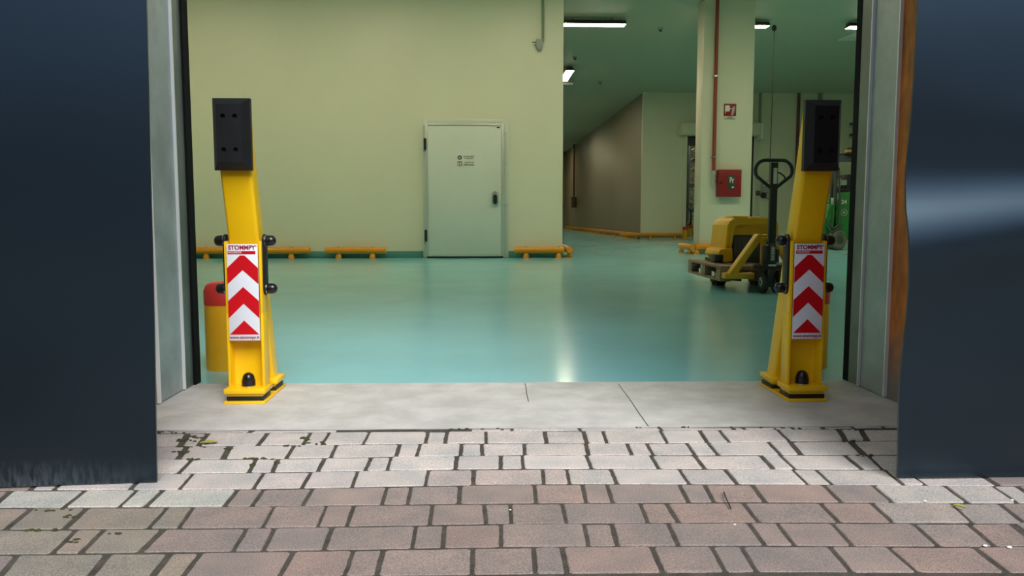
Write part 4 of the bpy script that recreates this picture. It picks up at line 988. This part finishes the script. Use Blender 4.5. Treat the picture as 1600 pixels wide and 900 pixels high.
# ================================================================== LIGHT
w = bpy.data.worlds.new('overcast'); S.world = w; w.use_nodes = True
nt = w.node_tree; bg = nt.nodes['Background']
tc = nt.nodes.new('ShaderNodeTexCoord'); sp = nt.nodes.new('ShaderNodeSeparateXYZ'); nt.links.new(tc.outputs['Generated'], sp.inputs['Vector'])
nz = nt.nodes.new('ShaderNodeTexNoise'); nz.inputs['Scale'].default_value = 2.0; nt.links.new(tc.outputs['Generated'], nz.inputs['Vector'])
ad = nt.nodes.new('ShaderNodeMath'); ad.operation = 'MULTIPLY_ADD'; ad.inputs[1].default_value = 0.12; nt.links.new(nz.outputs['Fac'], ad.inputs[0]); nt.links.new(sp.outputs['Z'], ad.inputs[2])
cr = nt.nodes.new('ShaderNodeValToRGB'); nt.links.new(ad.outputs[0], cr.inputs['Fac'])
e = cr.color_ramp.elements
e[0].position = 0.0; e[0].color = (0.05, 0.055, 0.05, 1)
e[1].position = 1.0; e[1].color = (0.95, 0.98, 1.0, 1)
for pos, c in ((0.12, (0.06, 0.07, 0.08)), (0.21, (0.16, 0.21, 0.29)), (0.31, (0.46, 0.60, 0.88)), (0.45, (0.62, 0.75, 0.95)), (0.7, (0.82, 0.90, 1.0))):
    k = e.new(pos); k.color = (*c, 1)
dp = nt.nodes.new('ShaderNodeVectorMath'); dp.operation = 'DOT_PRODUCT'; dp.inputs[1].default_value = (0.84, -0.54, 0.0)
nt.links.new(tc.outputs['Generated'], dp.inputs[0])
gm = nt.nodes.new('ShaderNodeMath'); gm.operation = 'MULTIPLY_ADD'; gm.inputs[1].default_value = 0.55; gm.inputs[2].default_value = 0.95; nt.links.new(dp.outputs['Value'], gm.inputs[0])
sc_ = nt.nodes.new('ShaderNodeVectorMath'); sc_.operation = 'SCALE'; nt.links.new(cr.outputs['Color'], sc_.inputs[0]); nt.links.new(gm.outputs[0], sc_.inputs['Scale'])
nt.links.new(sc_.outputs['Vector'], bg.inputs['Color']); bg.inputs['Strength'].default_value = 0.85
sd = bpy.data.lights.new('veiled_sun', 'SUN'); sd.energy = 3.9; sd.angle = radians(36); sd.color = (1.0, 0.98, 0.95)
so = bpy.data.objects.new('veiled_sun', sd); C.objects.link(so)
so.rotation_euler = Vector((0.30, -0.85, 0.92)).to_track_quat('Z', 'Y').to_euler()

S.view_settings.view_transform = 'Standard'; S.view_settings.look = 'None'
S.view_settings.exposure = 0.0; S.view_settings.gamma = 1.0; S.view_settings.use_curve_mapping = False
S.cycles.max_bounces = 10; S.cycles.diffuse_bounces = 6; S.cycles.glossy_bounces = 4; S.cycles.caustics_reflective = False
S.cycles.use_denoising = True; S.cycles.sample_clamp_indirect = 6
